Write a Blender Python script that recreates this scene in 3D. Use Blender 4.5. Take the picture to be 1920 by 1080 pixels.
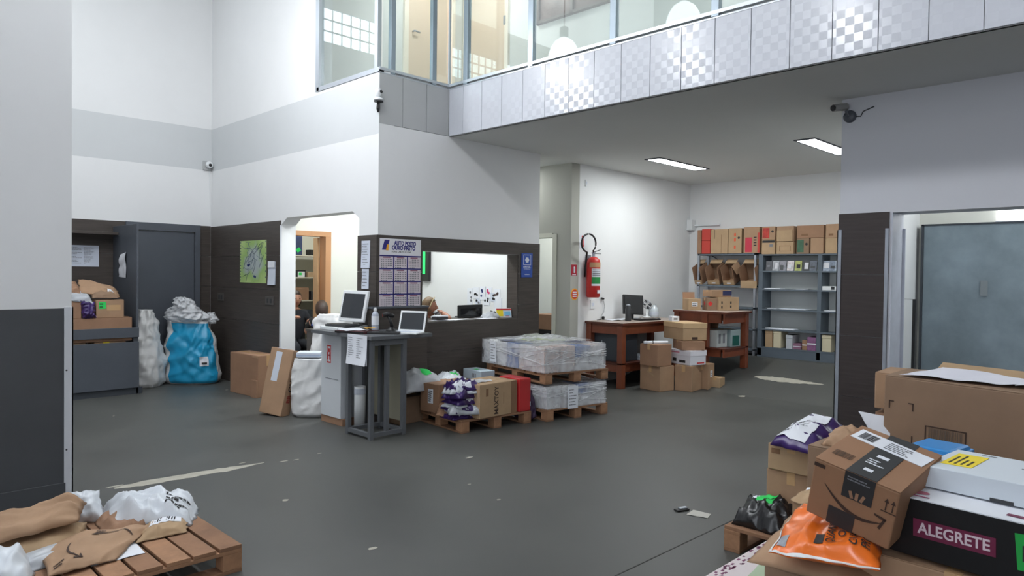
import bpy, bmesh, math, random
from mathutils import Vector, Matrix, Euler, noise

for o in list(bpy.data.objects):
    bpy.data.objects.remove(o)
scene = bpy.context.scene
COL = scene.collection
R = math.radians
random.seed(7)

# ------------------------------------------------------------------ camera
EYE = Vector((0.0, 0.0, 1.6))
FPX = 1322.27
_y, _p, _r = R(44.769), R(-1.099), R(0.7438)
FWD = Vector((math.cos(_p) * math.cos(_y), math.cos(_p) * math.sin(_y), math.sin(_p)))
_rt = Vector((math.sin(_y), -math.cos(_y), 0))
_up = _rt.cross(FWD)
RGT = math.cos(_r) * _rt + math.sin(_r) * _up
UPV = -math.sin(_r) * _rt + math.cos(_r) * _up
cam = bpy.data.cameras.new('camera')
cam.sensor_width = 36.0
cam.lens = FPX / 1920.0 * 36.0
cam.clip_start = 0.05
cam.clip_end = 200
camo = bpy.data.objects.new('camera', cam)
COL.objects.link(camo)
camo.matrix_world = Matrix(((RGT.x, UPV.x, -FWD.x, EYE.x), (RGT.y, UPV.y, -FWD.y, EYE.y),
                            (RGT.z, UPV.z, -FWD.z, EYE.z), (0, 0, 0, 1)))
scene.camera = camo

# ------------------------------------------------------------------ world, exposure, fill lights
scene.view_settings.view_transform = 'Standard'
scene.view_settings.look = 'None'
scene.view_settings.gamma = 1
scene.view_settings.use_curve_mapping = False
scene.view_settings.exposure = 0.2
world = bpy.data.worlds.new('sky')
scene.world = world
world.use_nodes = True
world.node_tree.nodes['Background'].inputs[0].default_value = (0.75, 0.85, 1.0, 1)
world.node_tree.nodes['Background'].inputs[1].default_value = 1.0


def area_light(name, loc, rot, sx, sy, power, color=(1, 1, 1)):
    l = bpy.data.lights.new(name, 'AREA')
    l.shape = 'RECTANGLE'
    l.size = sx
    l.size_y = sy
    l.energy = power
    l.color = color
    o = bpy.data.objects.new(name, l)
    COL.objects.link(o)
    o.location = loc
    o.rotation_euler = rot
    return o


# added fill light: an unseen panel behind the viewer, another under the ceiling
area_light('fill_behind_viewer', (-5.7, -1.0, 2.6), (0, R(-90), 0), 4.6, 6.0, 165, (0.86, 0.91, 1.0))
area_light('fill_overhead', (0.6, 6.8, 6.4), (0, 0, 0), 4.0, 6.5, 165, (0.93, 0.97, 1.0))


# surveying helpers: a photographed point on a known plane of the building -> world position
def _ray(px, py):
    return (px - 960) * RGT - (py - 540) * UPV + FPX * FWD


def at_z(px, py, z=0.0):
    d = _ray(px, py)
    return EYE + d * ((z - EYE.z) / d.z)


def at_x(px, py, x):
    d = _ray(px, py)
    return EYE + d * ((x - EYE.x) / d.x)


def at_y(px, py, y):
    d = _ray(px, py)
    return EYE + d * ((y - EYE.y) / d.y)


# ------------------------------------------------------------------ materials
def lin(c):
    return tuple(((v / 255.0) / 12.92 if v / 255.0 <= 0.04045 else ((v / 255.0 + 0.055) / 1.055) ** 2.4) for v in c)


_MATS = {}


def mat(name, rgb, rough=0.6, metal=0.0, var=0.0, scale=6.0, stretch=(1, 1, 1), bump=0.0, bscale=None,
        emit=None, estr=0.0, spec=0.5, trans=0.0, coat=0.0, alpha=1.0):
    """procedural material: base colour with noise variation (var), optional bump"""
    if name in _MATS:
        return _MATS[name]
    m = bpy.data.materials.new(name)
    m.use_nodes = True
    nt = m.node_tree
    b = nt.nodes['Principled BSDF']
    c = lin(rgb)
    b.inputs['Base Color'].default_value = (*c, 1)
    b.inputs['Roughness'].default_value = rough
    b.inputs['Metallic'].default_value = metal
    b.inputs['Specular IOR Level'].default_value = spec
    b.inputs['Transmission Weight'].default_value = trans
    b.inputs['Coat Weight'].default_value = coat
    b.inputs['Alpha'].default_value = alpha
    if emit is not None:
        b.inputs['Emission Color'].default_value = (*lin(emit), 1)
        b.inputs['Emission Strength'].default_value = estr
    if var or bump:
        tc = nt.nodes.new('ShaderNodeTexCoord')
        mp = nt.nodes.new('ShaderNodeMapping')
        mp.inputs['Scale'].default_value = stretch
        nt.links.new(tc.outputs['Object'], mp.inputs['Vector'])
        nz = nt.nodes.new('ShaderNodeTexNoise')
        nz.inputs['Scale'].default_value = scale
        nz.inputs['Detail'].default_value = 5
        nz.inputs['Roughness'].default_value = 0.6
        nt.links.new(mp.outputs[0], nz.inputs['Vector'])
        if var:
            rp = nt.nodes.new('ShaderNodeValToRGB')
            rp.color_ramp.elements[0].position = 0.28
            rp.color_ramp.elements[1].position = 0.72
            rp.color_ramp.elements[0].color = (*[max(0, v * (1 - var)) for v in c], 1)
            rp.color_ramp.elements[1].color = (*[min(1, v * (1 + var)) for v in c], 1)
            nt.links.new(nz.outputs['Fac'], rp.inputs['Fac'])
            nt.links.new(rp.outputs['Color'], b.inputs['Base Color'])
        if bump:
            bp = nt.nodes.new('ShaderNodeBump')
            bp.inputs['Strength'].default_value = bump
            bp.inputs['Distance'].default_value = 0.01
            src = nz
            if bscale:
                src = nt.nodes.new('ShaderNodeTexNoise')
                src.inputs['Scale'].default_value = bscale
                src.inputs['Detail'].default_value = 3
                nt.links.new(mp.outputs[0], src.inputs['Vector'])
            nt.links.new(src.outputs['Fac'], bp.inputs['Height'])
            nt.links.new(bp.outputs['Normal'], b.inputs['Normal'])
    _MATS[name] = m
    return m


def glass_mat(name, tint=(246, 250, 249), refl=0.12, rough=0.0):
    """thin architectural pane: clear with fresnel mirror reflection"""
    if name in _MATS:
        return _MATS[name]
    m = bpy.data.materials.new(name)
    m.use_nodes = True
    nt = m.node_tree
    nt.nodes.remove(nt.nodes['Principled BSDF'])
    out = nt.nodes['Material Output']
    tr = nt.nodes.new('ShaderNodeBsdfTransparent')
    tr.inputs[0].default_value = (*lin(tint), 1)
    gl = nt.nodes.new('ShaderNodeBsdfGlossy')
    gl.inputs['Roughness'].default_value = rough
    fr = nt.nodes.new('ShaderNodeLayerWeight')
    fr.inputs['Blend'].default_value = refl
    mx = nt.nodes.new('ShaderNodeMixShader')
    fr.inputs['Blend'].default_value = 0.5
    pw = nt.nodes.new('ShaderNodeMath')
    pw.operation = 'POWER'
    pw.inputs[1].default_value = 4.0
    nt.links.new(fr.outputs['Facing'], pw.inputs[0])
    ma = nt.nodes.new('ShaderNodeMath')
    ma.operation = 'MULTIPLY_ADD'
    ma.inputs[1].default_value = 0.8
    ma.inputs[2].default_value = refl * 0.3
    nt.links.new(pw.outputs[0], ma.inputs[0])
    nt.links.new(ma.outputs[0], mx.inputs[0])
    nt.links.new(tr.outputs[0], mx.inputs[1])
    nt.links.new(gl.outputs[0], mx.inputs[2])
    nt.links.new(mx.outputs[0], out.inputs[0])
    _MATS[name] = m
    return m


def film_mat(name, tint=(225, 230, 235), cover=0.35, rough=0.18):
    """crinkled plastic film: partly clear, partly milky, glossy"""
    if name in _MATS:
        return _MATS[name]
    m = bpy.data.materials.new(name)
    m.use_nodes = True
    nt = m.node_tree
    b = nt.nodes['Principled BSDF']
    b.inputs['Base Color'].default_value = (*lin(tint), 1)
    b.inputs['Roughness'].default_value = rough
    b.inputs['Specular IOR Level'].default_value = 0.8
    out = nt.nodes['Material Output']
    tc = nt.nodes.new('ShaderNodeTexCoord')
    nz = nt.nodes.new('ShaderNodeTexNoise')
    nz.inputs['Scale'].default_value = 6
    nz.inputs['Detail'].default_value = 4
    nz.inputs['Distortion'].default_value = 1.0
    nt.links.new(tc.outputs['Object'], nz.inputs['Vector'])
    bp = nt.nodes.new('ShaderNodeBump')
    bp.inputs['Strength'].default_value = 0.55
    bp.inputs['Distance'].default_value = 0.03
    nt.links.new(nz.outputs['Fac'], bp.inputs['Height'])
    nt.links.new(bp.outputs['Normal'], b.inputs['Normal'])
    rp = nt.nodes.new('ShaderNodeValToRGB')
    rp.color_ramp.elements[0].position = 0.35
    rp.color_ramp.elements[1].position = 0.75
    rp.color_ramp.elements[0].color = (cover * 0.4,) * 3 + (1,)
    rp.color_ramp.elements[1].color = (min(1, cover * 1.9),) * 3 + (1,)
    nt.links.new(nz.outputs['Fac'], rp.inputs['Fac'])
    tr = nt.nodes.new('ShaderNodeBsdfTransparent')
    mx = nt.nodes.new('ShaderNodeMixShader')
    nt.links.new(rp.outputs['Color'], mx.inputs[0])
    nt.links.new(tr.outputs[0], mx.inputs[1])
    nt.links.new(b.outputs[0], mx.inputs[2])
    nt.links.new(mx.outputs[0], out.inputs[0])
    _MATS[name] = m
    return m


WHITE = mat('white wall paint', (228, 229, 230), 0.75, var=0.02, scale=1.5)
BAND = mat('pale grey painted band', (204, 207, 209), 0.75, var=0.02, scale=1.5)
GREYPAINT = mat('grey painted panel', (176, 178, 179), 0.6, var=0.03, scale=2)
CREAM = mat('cream wall paint', (231, 231, 222), 0.75, var=0.02, scale=1.5)
LAMINATE = mat('dark brown grained laminate', (72, 66, 62), 0.42, var=0.28, scale=5, stretch=(0.5, 0.5, 9), spec=0.35)
LAMINATE_R = mat('dark aubergine grained laminate', (62, 55, 54), 0.42, var=0.22, scale=5, stretch=(0.5, 0.5, 9), spec=0.35)
CHARCOAL = mat('charcoal wall paint', (72, 74, 78), 0.6, var=0.1, scale=2.5)
GREYMETAL = mat('blue grey painted metal', (78, 83, 91), 0.45, var=0.06, scale=3)
DARKGREYMETAL = mat('dark blue grey painted metal', (58, 63, 70), 0.5, var=0.06, scale=3)
FRAMEGREY = mat('mid grey painted steel', (92, 95, 99), 0.4, var=0.06, scale=5)
GALV = mat('galvanised steel', (168, 174, 184), 0.35, metal=0.6, var=0.08, scale=8)
ALU = mat('brushed aluminium', (190, 195, 202), 0.35, metal=0.7)
TRIMWHITE = mat('white enamel trim', (205, 208, 214), 0.4)
CEIL = mat('matt white ceiling', (214, 216, 214), 0.85, var=0.02, scale=1)
KRAFT = mat('brown corrugated cardboard', (166, 134, 106), 0.8, var=0.10, scale=5, bump=0.05, bscale=60)
KRAFT2 = mat('reddish brown cardboard', (152, 117, 92), 0.8, var=0.10, scale=5)
KRAFT3 = mat('pale tan cardboard', (174, 146, 114), 0.8, var=0.09, scale=5)
KRAFT4 = mat('dull brown cardboard', (140, 114, 92), 0.8, var=0.10, scale=5)
FLAPDARK = mat('cardboard flap edge', (128, 96, 70), 0.85)
TAPE = mat('clear brown packing tape', (196, 160, 118), 0.25, spec=0.6)
PAPER = mat('white paper', (226, 229, 236), 0.8)
PAPERBLUE = mat('bluish white paper', (206, 213, 226), 0.75)
INK = mat('black print', (40, 38, 40), 0.7)
GREYINK = mat('grey print', (120, 122, 128), 0.8)
BROWNINK = mat('dark brown print', (62, 44, 36), 0.75)
GREEN = mat('bright green sticker', (38, 205, 92), 0.6)
RED = mat('bright red plastic', (200, 48, 44), 0.4)
BLACKP = mat('black plastic', (28, 28, 30), 0.4)
DARKP = mat('dark grey plastic', (52, 54, 57), 0.45)
SCREEN = mat('switched off screen', (38, 42, 48), 0.15, spec=0.6)
WHITEP = mat('white plastic', (225, 228, 230), 0.4)
PALLETWOOD = mat('rough pallet pine', (158, 118, 88), 0.8, var=0.22, scale=4, stretch=(3, 3, 3), bump=0.15, bscale=40)
PALLETWOOD2 = mat('weathered pallet pine', (138, 102, 76), 0.8, var=0.25, scale=4, bump=0.15, bscale=40)
REDWOOD = mat('varnished red brown wood', (124, 66, 44), 0.35, var=0.15, scale=5, stretch=(1, 1, 1))
REDWOOD_D = mat('dark varnished red brown wood', (92, 46, 32), 0.4, var=0.15, scale=5)
PINEFRAME = mat('honey pine wood', (196, 146, 104), 0.5, var=0.1, scale=4, stretch=(1, 1, .2))
SACKWHITE = mat('woven white sack fabric', (222, 222, 222), 0.45, var=0.03, scale=8, bump=0.8, bscale=7)
POLYWHITE = mat('white poly mailer plastic', (214, 219, 226), 0.35, var=0.05, scale=6)
POLYGREY = mat('light grey poly mailer plastic', (186, 190, 196), 0.35, var=0.06, scale=6)
PURPLE = mat('purple poly mailer plastic', (58, 36, 96), 0.28, var=0.25, scale=8)
BLACKPOLY = mat('black poly mailer plastic', (30, 30, 33), 0.25, spec=0.7)
ORANGE = mat('orange poly mailer plastic', (232, 112, 34), 0.28, var=0.08, scale=5)
BLUEP = mat('bright blue plastic', (30, 130, 200), 0.4)
SKIN = mat('skin', (196, 146, 122), 0.55)
SKIN2 = mat('tanned skin', (176, 124, 100), 0.55)
HAIR = mat('dark brown hair', (58, 40, 30), 0.5, var=0.3, scale=40, stretch=(1, 1, .3))
HAIR2 = mat('light brown hair', (120, 96, 68), 0.5, var=0.3, scale=40, stretch=(1, 1, .3))
CLOTHDARK = mat('dark navy cloth', (44, 48, 56), 0.9, var=0.2, scale=10)
CLOTHBLACK = mat('black cloth', (30, 29, 30), 0.9)
CLOTHGREY = mat('grey print cloth', (170, 160, 160), 0.9, var=0.25, scale=14)
YELLOW = mat('yellow print', (238, 214, 48), 0.6)
BLUESIGN = mat('royal blue print', (34, 74, 160), 0.5)
GLASS = glass_mat('clear window glass', refl=0.22)


# ------------------------------------------------------------------ mesh builder
class MB:
    def __init__(self):
        self.v, self.f, self.m = [], [], []

    def poly(self, pts, faces, mi=0):
        n = len(self.v)
        self.v += [Vector(p) for p in pts]
        for f in faces:
            self.f.append([n + i for i in f])
            self.m.append(mi)
        return self

    def box(self, x0, x1, y0, y1, z0, z1, mi=0):
        p = [(x0, y0, z0), (x1, y0, z0), (x1, y1, z0), (x0, y1, z0), (x0, y0, z1), (x1, y0, z1), (x1, y1, z1), (x0, y1, z1)]
        return self.poly(p, [(0, 3, 2, 1), (4, 5, 6, 7), (0, 1, 5, 4), (1, 2, 6, 5), (2, 3, 7, 6), (3, 0, 4, 7)], mi)

    def obox(self, c, s, M=None, mi=0):
        """box centred on c with size s rotated by M"""
        M = M or Matrix.Identity(3)
        h = [x / 2 for x in s]
        p = [Vector(c) + M @ Vector((a * h[0], b * h[1], d * h[2])) for d in (-1, 1) for b in (-1, 1) for a in (-1, 1)]
        return self.poly(p, [(0, 2, 3, 1), (4, 5, 7, 6), (0, 1, 5, 4), (1, 3, 7, 5), (3, 2, 6, 7), (2, 0, 4, 6)], mi)

    def bar(self, a, b, w, h=None, mi=0):
        """square bar from a to b"""
        a, b = Vector(a), Vector(b)
        d = b - a
        q = d.to_track_quat('X', 'Z').to_matrix()
        return self.obox((a + b) / 2, (d.length, w, h or w), q, mi)

    def prism(self, outline, z0, z1, mi=0, M=None):
        n = len(outline)
        p = [Vector((x, y, z0)) for x, y in outline] + [Vector((x, y, z1)) for x, y in outline]
        if M is not None:
            p = [M @ q for q in p]
        fs = [tuple(range(n - 1, -1, -1)), tuple(range(n, 2 * n))]
        fs += [(i, (i + 1) % n, n + (i + 1) % n, n + i) for i in range(n)]
        return self.poly(p, fs, mi)

    def tube(self, pts, r, n=8, mi=0, caps=True):
        pts = [Vector(p) for p in pts]
        rs = r if isinstance(r, (list, tuple)) else [r] * len(pts)
        base = len(self.v)
        ref = Vector((0, 0, 1))
        for i, p in enumerate(pts):
            t = (pts[min(i + 1, len(pts) - 1)] - pts[max(i - 1, 0)]).normalized()
            if abs(t.dot(ref)) > 0.95:
                ref = Vector((1, 0, 0))
            u = t.cross(ref).normalized()
            w = u.cross(t)
            for k in range(n):
                a = 2 * math.pi * k / n
                self.v.append(p + (u * math.cos(a) + w * math.sin(a)) * rs[i])
        for i in range(len(pts) - 1):
            for k in range(n):
                a, b = base + i * n + k, base + i * n + (k + 1) % n
                self.f.append([a, b, b + n, a + n])
                self.m.append(mi)
        if caps:
            self.f.append([base + k for k in range(n)][::-1])
            self.m.append(mi)
            e = base + (len(pts) - 1) * n
            self.f.append([e + k for k in range(n)])
            self.m.append(mi)
        return self

    def lathe(self, prof, n=20, c=(0, 0, 0), mi=0, M=None, caps=True):
        """prof: list of (radius, z)"""
        base = len(self.v)
        for r, z in prof:
            for k in range(n):
                a = 2 * math.pi * k / n
                p = Vector((r * math.cos(a), r * math.sin(a), z))
                if M is not None:
                    p = M @ p
                self.v.append(p + Vector(c))
        for i in range(len(prof) - 1):
            for k in range(n):
                a, b = base + i * n + k, base + i * n + (k + 1) % n
                self.f.append([a, b, b + n, a + n])
                self.m.append(mi)
        if caps:
            self.f.append([base + k for k in range(n)][::-1])
            self.m.append(mi)
            e = base + (len(prof) - 1) * n
            self.f.append([e + k for k in range(n)])
            self.m.append(mi)
        return self

    def grid(self, fn, nu, nv, mi=0, flip=False):
        base = len(self.v)
        for j in range(nv + 1):
            for i in range(nu + 1):
                self.v.append(Vector(fn(i / nu, j / nv)))
        for j in range(nv):
            for i in range(nu):
                a = base + j * (nu + 1) + i
                q = [a, a + 1, a + nu + 2, a + nu + 1]
                self.f.append(q[::-1] if flip else q)
                self.m.append(mi)
        return self

    def build(self, name, mats, parent=None, smooth=False, bevel=0.0, loc=None, rot=None):
        me = bpy.data.meshes.new(name)
        me.from_pydata([tuple(p) for p in self.v], [], self.f)
        if not isinstance(mats, (list, tuple)):
            mats = [mats]
        for m in mats:
            me.materials.append(m)
        if len(mats) > 1:
            me.polygons.foreach_set('material_index', self.m)
        if smooth:
            me.polygons.foreach_set('use_smooth', [True] * len(me.polygons))
        me.update()
        o = bpy.data.objects.new(name, me)
        COL.objects.link(o)
        if loc is not None:
            o.location = loc
        if rot is not None:
            o.rotation_euler = rot
        if parent is not None:
            o.parent = parent
        if bevel:
            b = o.modifiers.new('bevel', 'BEVEL')
            b.width = bevel
            b.segments = 2
            b.limit_method = 'ANGLE'
        return o


def tag(o, label, cat, group=None):
    o['label'] = label
    o['category'] = cat
    if group:
        o['group'] = group
    return o


def thing(name, label, cat, loc=(0, 0, 0), rot=(0, 0, 0), group=None):
    o = bpy.data.objects.new(name, None)
    o.empty_display_size = 0.1
    COL.objects.link(o)
    o.location = loc
    o.rotation_euler = rot
    return tag(o, label, cat, group)


def struct(o, label=None):
    o['kind'] = 'structure'
    if label:
        o['label'] = label
    return o


def part_copy(src, parent, loc=None, rot=None, scale=None):
    c = src.copy()
    COL.objects.link(c)
    c.parent = parent
    if loc is not None:
        c.location = loc
    if rot is not None:
        c.rotation_euler = rot
    if scale is not None:
        c.scale = scale
    return c


def text_obj(name, body, height, m, parent, M, width=None, bold=0.0, align='CENTER'):
    """lettering lying in the XY plane of matrix M (local to parent), converted to a mesh"""
    cu = bpy.data.curves.new(name, 'FONT')
    cu.body = body
    cu.size = height * 1.4
    cu.align_x = align
    cu.align_y = 'CENTER'
    cu.extrude = 0.0006
    cu.offset = bold
    cu.resolution_u = 3
    tmp = bpy.data.objects.new(name, cu)
    COL.objects.link(tmp)
    dg = bpy.context.evaluated_depsgraph_get()
    me = bpy.data.meshes.new_from_object(tmp.evaluated_get(dg))
    bpy.data.objects.remove(tmp)
    bpy.data.curves.remove(cu)
    me.materials.clear()
    me.materials.append(m)
    if width and len(me.vertices):
        xs = [v.co.x for v in me.vertices]
        w = max(xs) - min(xs)
        if w > 0:
            for v in me.vertices:
                v.co.x *= width / w
    me.transform(M)
    me.name = name
    o = bpy.data.objects.new(name, me)
    COL.objects.link(o)
    if parent is not None:
        o.parent = parent
    return o


def face_frame(face, size, u, v, off=0.0008):
    """4x4 frame on a face of the local box [0,L]x[0,W]x[0,H]; X right, Y up, Z outward"""
    L, W, H = size
    if face == 'front':
        X, Y, Z, o = (1, 0, 0), (0, 0, 1), (0, -1, 0), (0, 0, 0)
    elif face == 'left':
        X, Y, Z, o = (0, -1, 0), (0, 0, 1), (-1, 0, 0), (0, W, 0)
    elif face == 'right':
        X, Y, Z, o = (0, 1, 0), (0, 0, 1), (1, 0, 0), (L, 0, 0)
    elif face == 'back':
        X, Y, Z, o = (-1, 0, 0), (0, 0, 1), (0, 1, 0), (L, W, 0)
    else:
        X, Y, Z, o = (1, 0, 0), (0, 1, 0), (0, 0, 1), (0, 0, H)
    X, Y, Z, o = Vector(X), Vector(Y), Vector(Z), Vector(o)
    p = o + X * u + Y * v + Z * off
    return Matrix(((X.x, Y.x, Z.x, p.x), (X.y, Y.y, Z.y, p.y), (X.z, Y.z, Z.z, p.z), (0, 0, 0, 1)))


def slab_on(parent, name, M, w, h, m, t=0.0012, bevel=0.0, label=None):
    """thin rectangle centred on frame M"""
    b = MB()
    b.box(-w / 2, w / 2, -h / 2, h / 2, 0, t)
    b.v = [M @ p for p in b.v]
    o = b.build(name, m, parent, bevel=bevel)
    if label:
        o['label'] = label
    return o


def lines_on(parent, name, M, w, h, n, m, seed=0, fill=(0.5, 1.0), t=0.0018, weight=0.45, cols=1):
    """rows of print: n rows of dashes inside w x h, joined in one mesh"""
    rnd = random.Random(seed)
    b = MB()
    cw = w / cols
    for c in range(cols):
        for i in range(n):
            y = h / 2 - (i + 0.5) * h / n
            l = cw * 0.9 * rnd.uniform(*fill)
            x0 = -w / 2 + c * cw + cw * 0.04
            x = x0
            while x < x0 + l:
                d = rnd.uniform(0.08, 0.22) * cw
                x1 = min(x + d, x0 + l)
                b.box(x, x1, y - weight * h / n / 2, y + weight * h / n / 2, t - 0.0006, t)
                x = x1 + cw * 0.025
    b.v = [M @ p for p in b.v]
    o = b.build(name, m, parent)
    o['kind'] = 'stuff'
    return o


def barcode_on(parent, name, M, w, h, m, seed=1, t=0.0018):
    rnd = random.Random(seed)
    b = MB()
    x = -w / 2
    while x < w / 2:
        d = rnd.choice((0.012, 0.02, 0.035)) * w
        b.box(x, min(w / 2, x + d), -h / 2, h / 2, t - 0.0006, t)
        x += d + rnd.choice((0.015, 0.025, 0.04)) * w
    b.v = [M @ p for p in b.v]
    o = b.build(name, m, parent)
    o['kind'] = 'stuff'
    return o
# ------------------------------------------------------------------ setting
XB, YA, YC, XBAL, ZC, YD, XE, XR = 4.387, 10.80, 6.40, 5.363, 3.21, 6.53, 11.0, 6.618
TOP = 6.6


def floor_material():
    m = bpy.data.materials.new('worn grey painted concrete')
    m.use_nodes = True
    nt = m.node_tree
    b = nt.nodes['Principled BSDF']
    tc = nt.nodes.new('ShaderNodeTexCoord')
    n1 = nt.nodes.new('ShaderNodeTexNoise')
    n1.inputs['Scale'].default_value = 0.9
    n1.inputs['Detail'].default_value = 7
    n1.inputs['Roughness'].default_value = 0.65
    nt.links.new(tc.outputs['Object'], n1.inputs['Vector'])
    r1 = nt.nodes.new('ShaderNodeValToRGB')
    r1.color_ramp.elements[0].position = 0.3
    r1.color_ramp.elements[1].position = 0.75
    r1.color_ramp.elements[0].color = (*lin((70, 71, 69)), 1)
    r1.color_ramp.elements[1].color = (*lin((87, 88, 85)), 1)
    nt.links.new(n1.outputs['Fac'], r1.inputs['Fac'])
    n2 = nt.nodes.new('ShaderNodeTexNoise')
    n2.inputs['Scale'].default_value = 26
    n2.inputs['Detail'].default_value = 4
    nt.links.new(tc.outputs['Object'], n2.inputs['Vector'])
    r2 = nt.nodes.new('ShaderNodeValToRGB')
    r2.color_ramp.elements[0].position = 0.70
    r2.color_ramp.elements[1].position = 0.78
    r2.color_ramp.elements[0].color = (0, 0, 0, 1)
    r2.color_ramp.elements[1].color = (0.18, 0.18, 0.18, 1)
    nt.links.new(n2.outputs['Fac'], r2.inputs['Fac'])
    mx = nt.nodes.new('ShaderNodeMixRGB')
    mx.inputs[2].default_value = (*lin((120, 118, 112)), 1)
    nt.links.new(r2.outputs['Color'], mx.inputs[0])
    nt.links.new(r1.outputs['Color'], mx.inputs[1])
    nt.links.new(mx.outputs[0], b.inputs['Base Color'])
    rr = nt.nodes.new('ShaderNodeMapRange')
    rr.inputs['To Min'].default_value = 0.34
    rr.inputs['To Max'].default_value = 0.6
    nt.links.new(n1.outputs['Fac'], rr.inputs['Value'])
    nt.links.new(rr.outputs[0], b.inputs['Roughness'])
    b.inputs['Specular IOR Level'].default_value = 0.45
    return m


RAMP0, RAMP1, RAMPZ = 9.0, 10.5, 0.36


def floor_z(x):
    return min(max((x - RAMP0) / (RAMP1 - RAMP0), 0), 1) * RAMPZ


FLOORM = floor_material()
b = MB()
for x0, x1, z0, z1 in ((-6, RAMP0, 0, 0), (RAMP0, RAMP1, 0, RAMPZ), (RAMP1, 11.2, RAMPZ, RAMPZ)):
    b.poly([(x0, -6, z0), (x1, -6, z1), (x1, 11, z1), (x0, 11, z0), (x0, -6, -.2), (x1, -6, -.2), (x1, 11, -.2), (x0, 11, -.2)],
           [(0, 1, 2, 3), (4, 7, 6, 5), (0, 4, 5, 1), (2, 6, 7, 3)])
floor = struct(b.build('floor', FLOORM))


# worn paint patches and the saw-cut joint, part of the floor
def patch(poly, m, name='paint_patch', t=0.0015):
    bb = MB()
    n = len(poly)
    pts = [Vector((x, y, floor_z(x) + t)) for x, y in poly] + [Vector((x, y, floor_z(x) - 0.002)) for x, y in poly]
    bb.poly(pts, [tuple(range(n))] + [(i + n, (i + 1) % n + n, (i + 1) % n, i) for i in range(n)])
    return bb.build(name, m, floor)


WORN = mat('bare cement patch', (168, 164, 152), 0.8, var=0.12, scale=12)
rnd = random.Random(3)
up_, lo_ = [], []
N = 26
for i in range(N + 1):
    x = 1.60 + (2.72 - 1.60) * i / N
    yc = 5.655 - 0.075 * i / N
    w = 0.06 * min(1, (i + 2) / 6) * min(1, (N - i + 1) / 9)
    up_.append((x, yc + w + rnd.uniform(-.012, .012)))
    lo_.append((x, yc - w + rnd.uniform(-.012, .012)))
patch(lo_ + up_[::-1], WORN)
up_, lo_ = [], []
for i in range(N + 1):
    y = 4.66 - (4.66 - 3.68) * i / N
    xc = 9.70
    w = 0.075 * min(1, (i + 2) / 8) * min(1, (N - i + 1) / 12)
    up_.append((xc + w + rnd.uniform(-.012, .012), y))
    lo_.append((xc - w + rnd.uniform(-.012, .012), y))
patch(up_ + lo_[::-1], WORN)
for px, py, rx, ry in ((215, 912, .07, .02), (532, 865, .05, .015), (555, 862, .03, .012), (600, 850, .025, .01), (536, 938, .025, .02),
                       (700, 1028, .03, .02), (935, 937, .02, .012), (880, 908, .018, .01), (497, 776, .02, .02), (425, 731, .02, .015),
                       (1392, 743, .06, .05), (455, 868, .03, .01), (213, 780, .012, .01), (880, 858, .04, .015)):
    p = at_z(px, py)
    n = 9
    patch([(p.x + rx * math.cos(2 * math.pi * k / n) * rnd.uniform(.6, 1.2), p.y + ry * math.sin(2 * math.pi * k / n) * rnd.uniform(.6, 1.2)) for k in range(n)], WORN)
JOINT = mat('dark saw cut joint', (52, 52, 50), 0.9)
patch([(1.0, 2.245), (6.6, 2.17), (6.6, 2.178), (1.0, 2.253)], JOINT, 'floor_joint', 0.0008)


def boards_y(parent, y0, y1, z0, z1, x, h, m, seed=0, xt=0.014):
    """horizontal cladding boards on a wall facing -x, one object per board"""
    n = max(1, round((z1 - z0) / h))
    for i in range(n):
        a = z0 + (z1 - z0) * i / n
        c = z0 + (z1 - z0) * (i + 1) / n
        bb = MB()
        bb.box(0, xt, 0, y1 - y0, 0.0015, c - a - 0.0015)
        bb.build('board', m, parent, bevel=0.0012, loc=(x - xt, y0, a))


def boards_x(parent, x0, x1, z0, z1, y, h, m, yt=0.014):
    n = max(1, round((z1 - z0) / h))
    for i in range(n):
        a = z0 + (z1 - z0) * i / n
        c = z0 + (z1 - z0) * (i + 1) / n
        bb = MB()
        bb.box(0, x1 - x0, 0, yt, 0.0015, c - a - 0.0015)
        bb.build('board', m, parent, bevel=0.0012, loc=(x0, y - yt, a))


# --- wall A (far left, faces the viewer) with the high glass block window
b = MB()
WX0, WX1, WZ0, WZ1 = -1.35, 2.56, 5.52, 6.11
for z0, z1, mi in ((0, 3.11, 0), (3.11, 3.73, 1), (3.73, WZ0, 0)):
    b.box(-6, XB + .2, YA, YA + .2, z0, z1, mi)
b.box(-6, WX0, YA, YA + .2, WZ0, WZ1)
b.box(WX1, XB + .2, YA, YA + .2, WZ0, WZ1)
b.box(-6, XB + .2, YA, YA + .2, WZ1, TOP)
wall_a = struct(b.build('wall_far', [WHITE, BAND]))
boards_x(wall_a, 1.3, 3.20, 0, 2.272, YA, 0.45, LAMINATE)
boards_x(wall_a, 4.20, XB - .014, 0, 2.272, YA, 0.45, LAMINATE)
BLOCKGLOW = mat('daylit glass block', (235, 243, 250), 0.15, emit=(235, 244, 255), estr=5.0)
win = MB()
nc, nr = 21, 3
cw, rh = (WX1 - WX0) / nc, (WZ1 - WZ0) / nr
for i in range(nc + 1):
    x = WX0 + i * cw
    win.box(x - .012, x + .012, YA + .02, YA + .12, WZ0, WZ1)
for j in range(nr + 1):
    z = WZ0 + j * rh
    win.box(WX0, WX1, YA + .02, YA + .12, z - .012, z + .012)
window_1 = struct(win.build('window_1', BAND))
blk = MB()
blk.box(-cw / 2 + .012, cw / 2 - .012, 0, .07, -rh / 2 + .012, rh / 2 - .012)
blk0 = None
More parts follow.
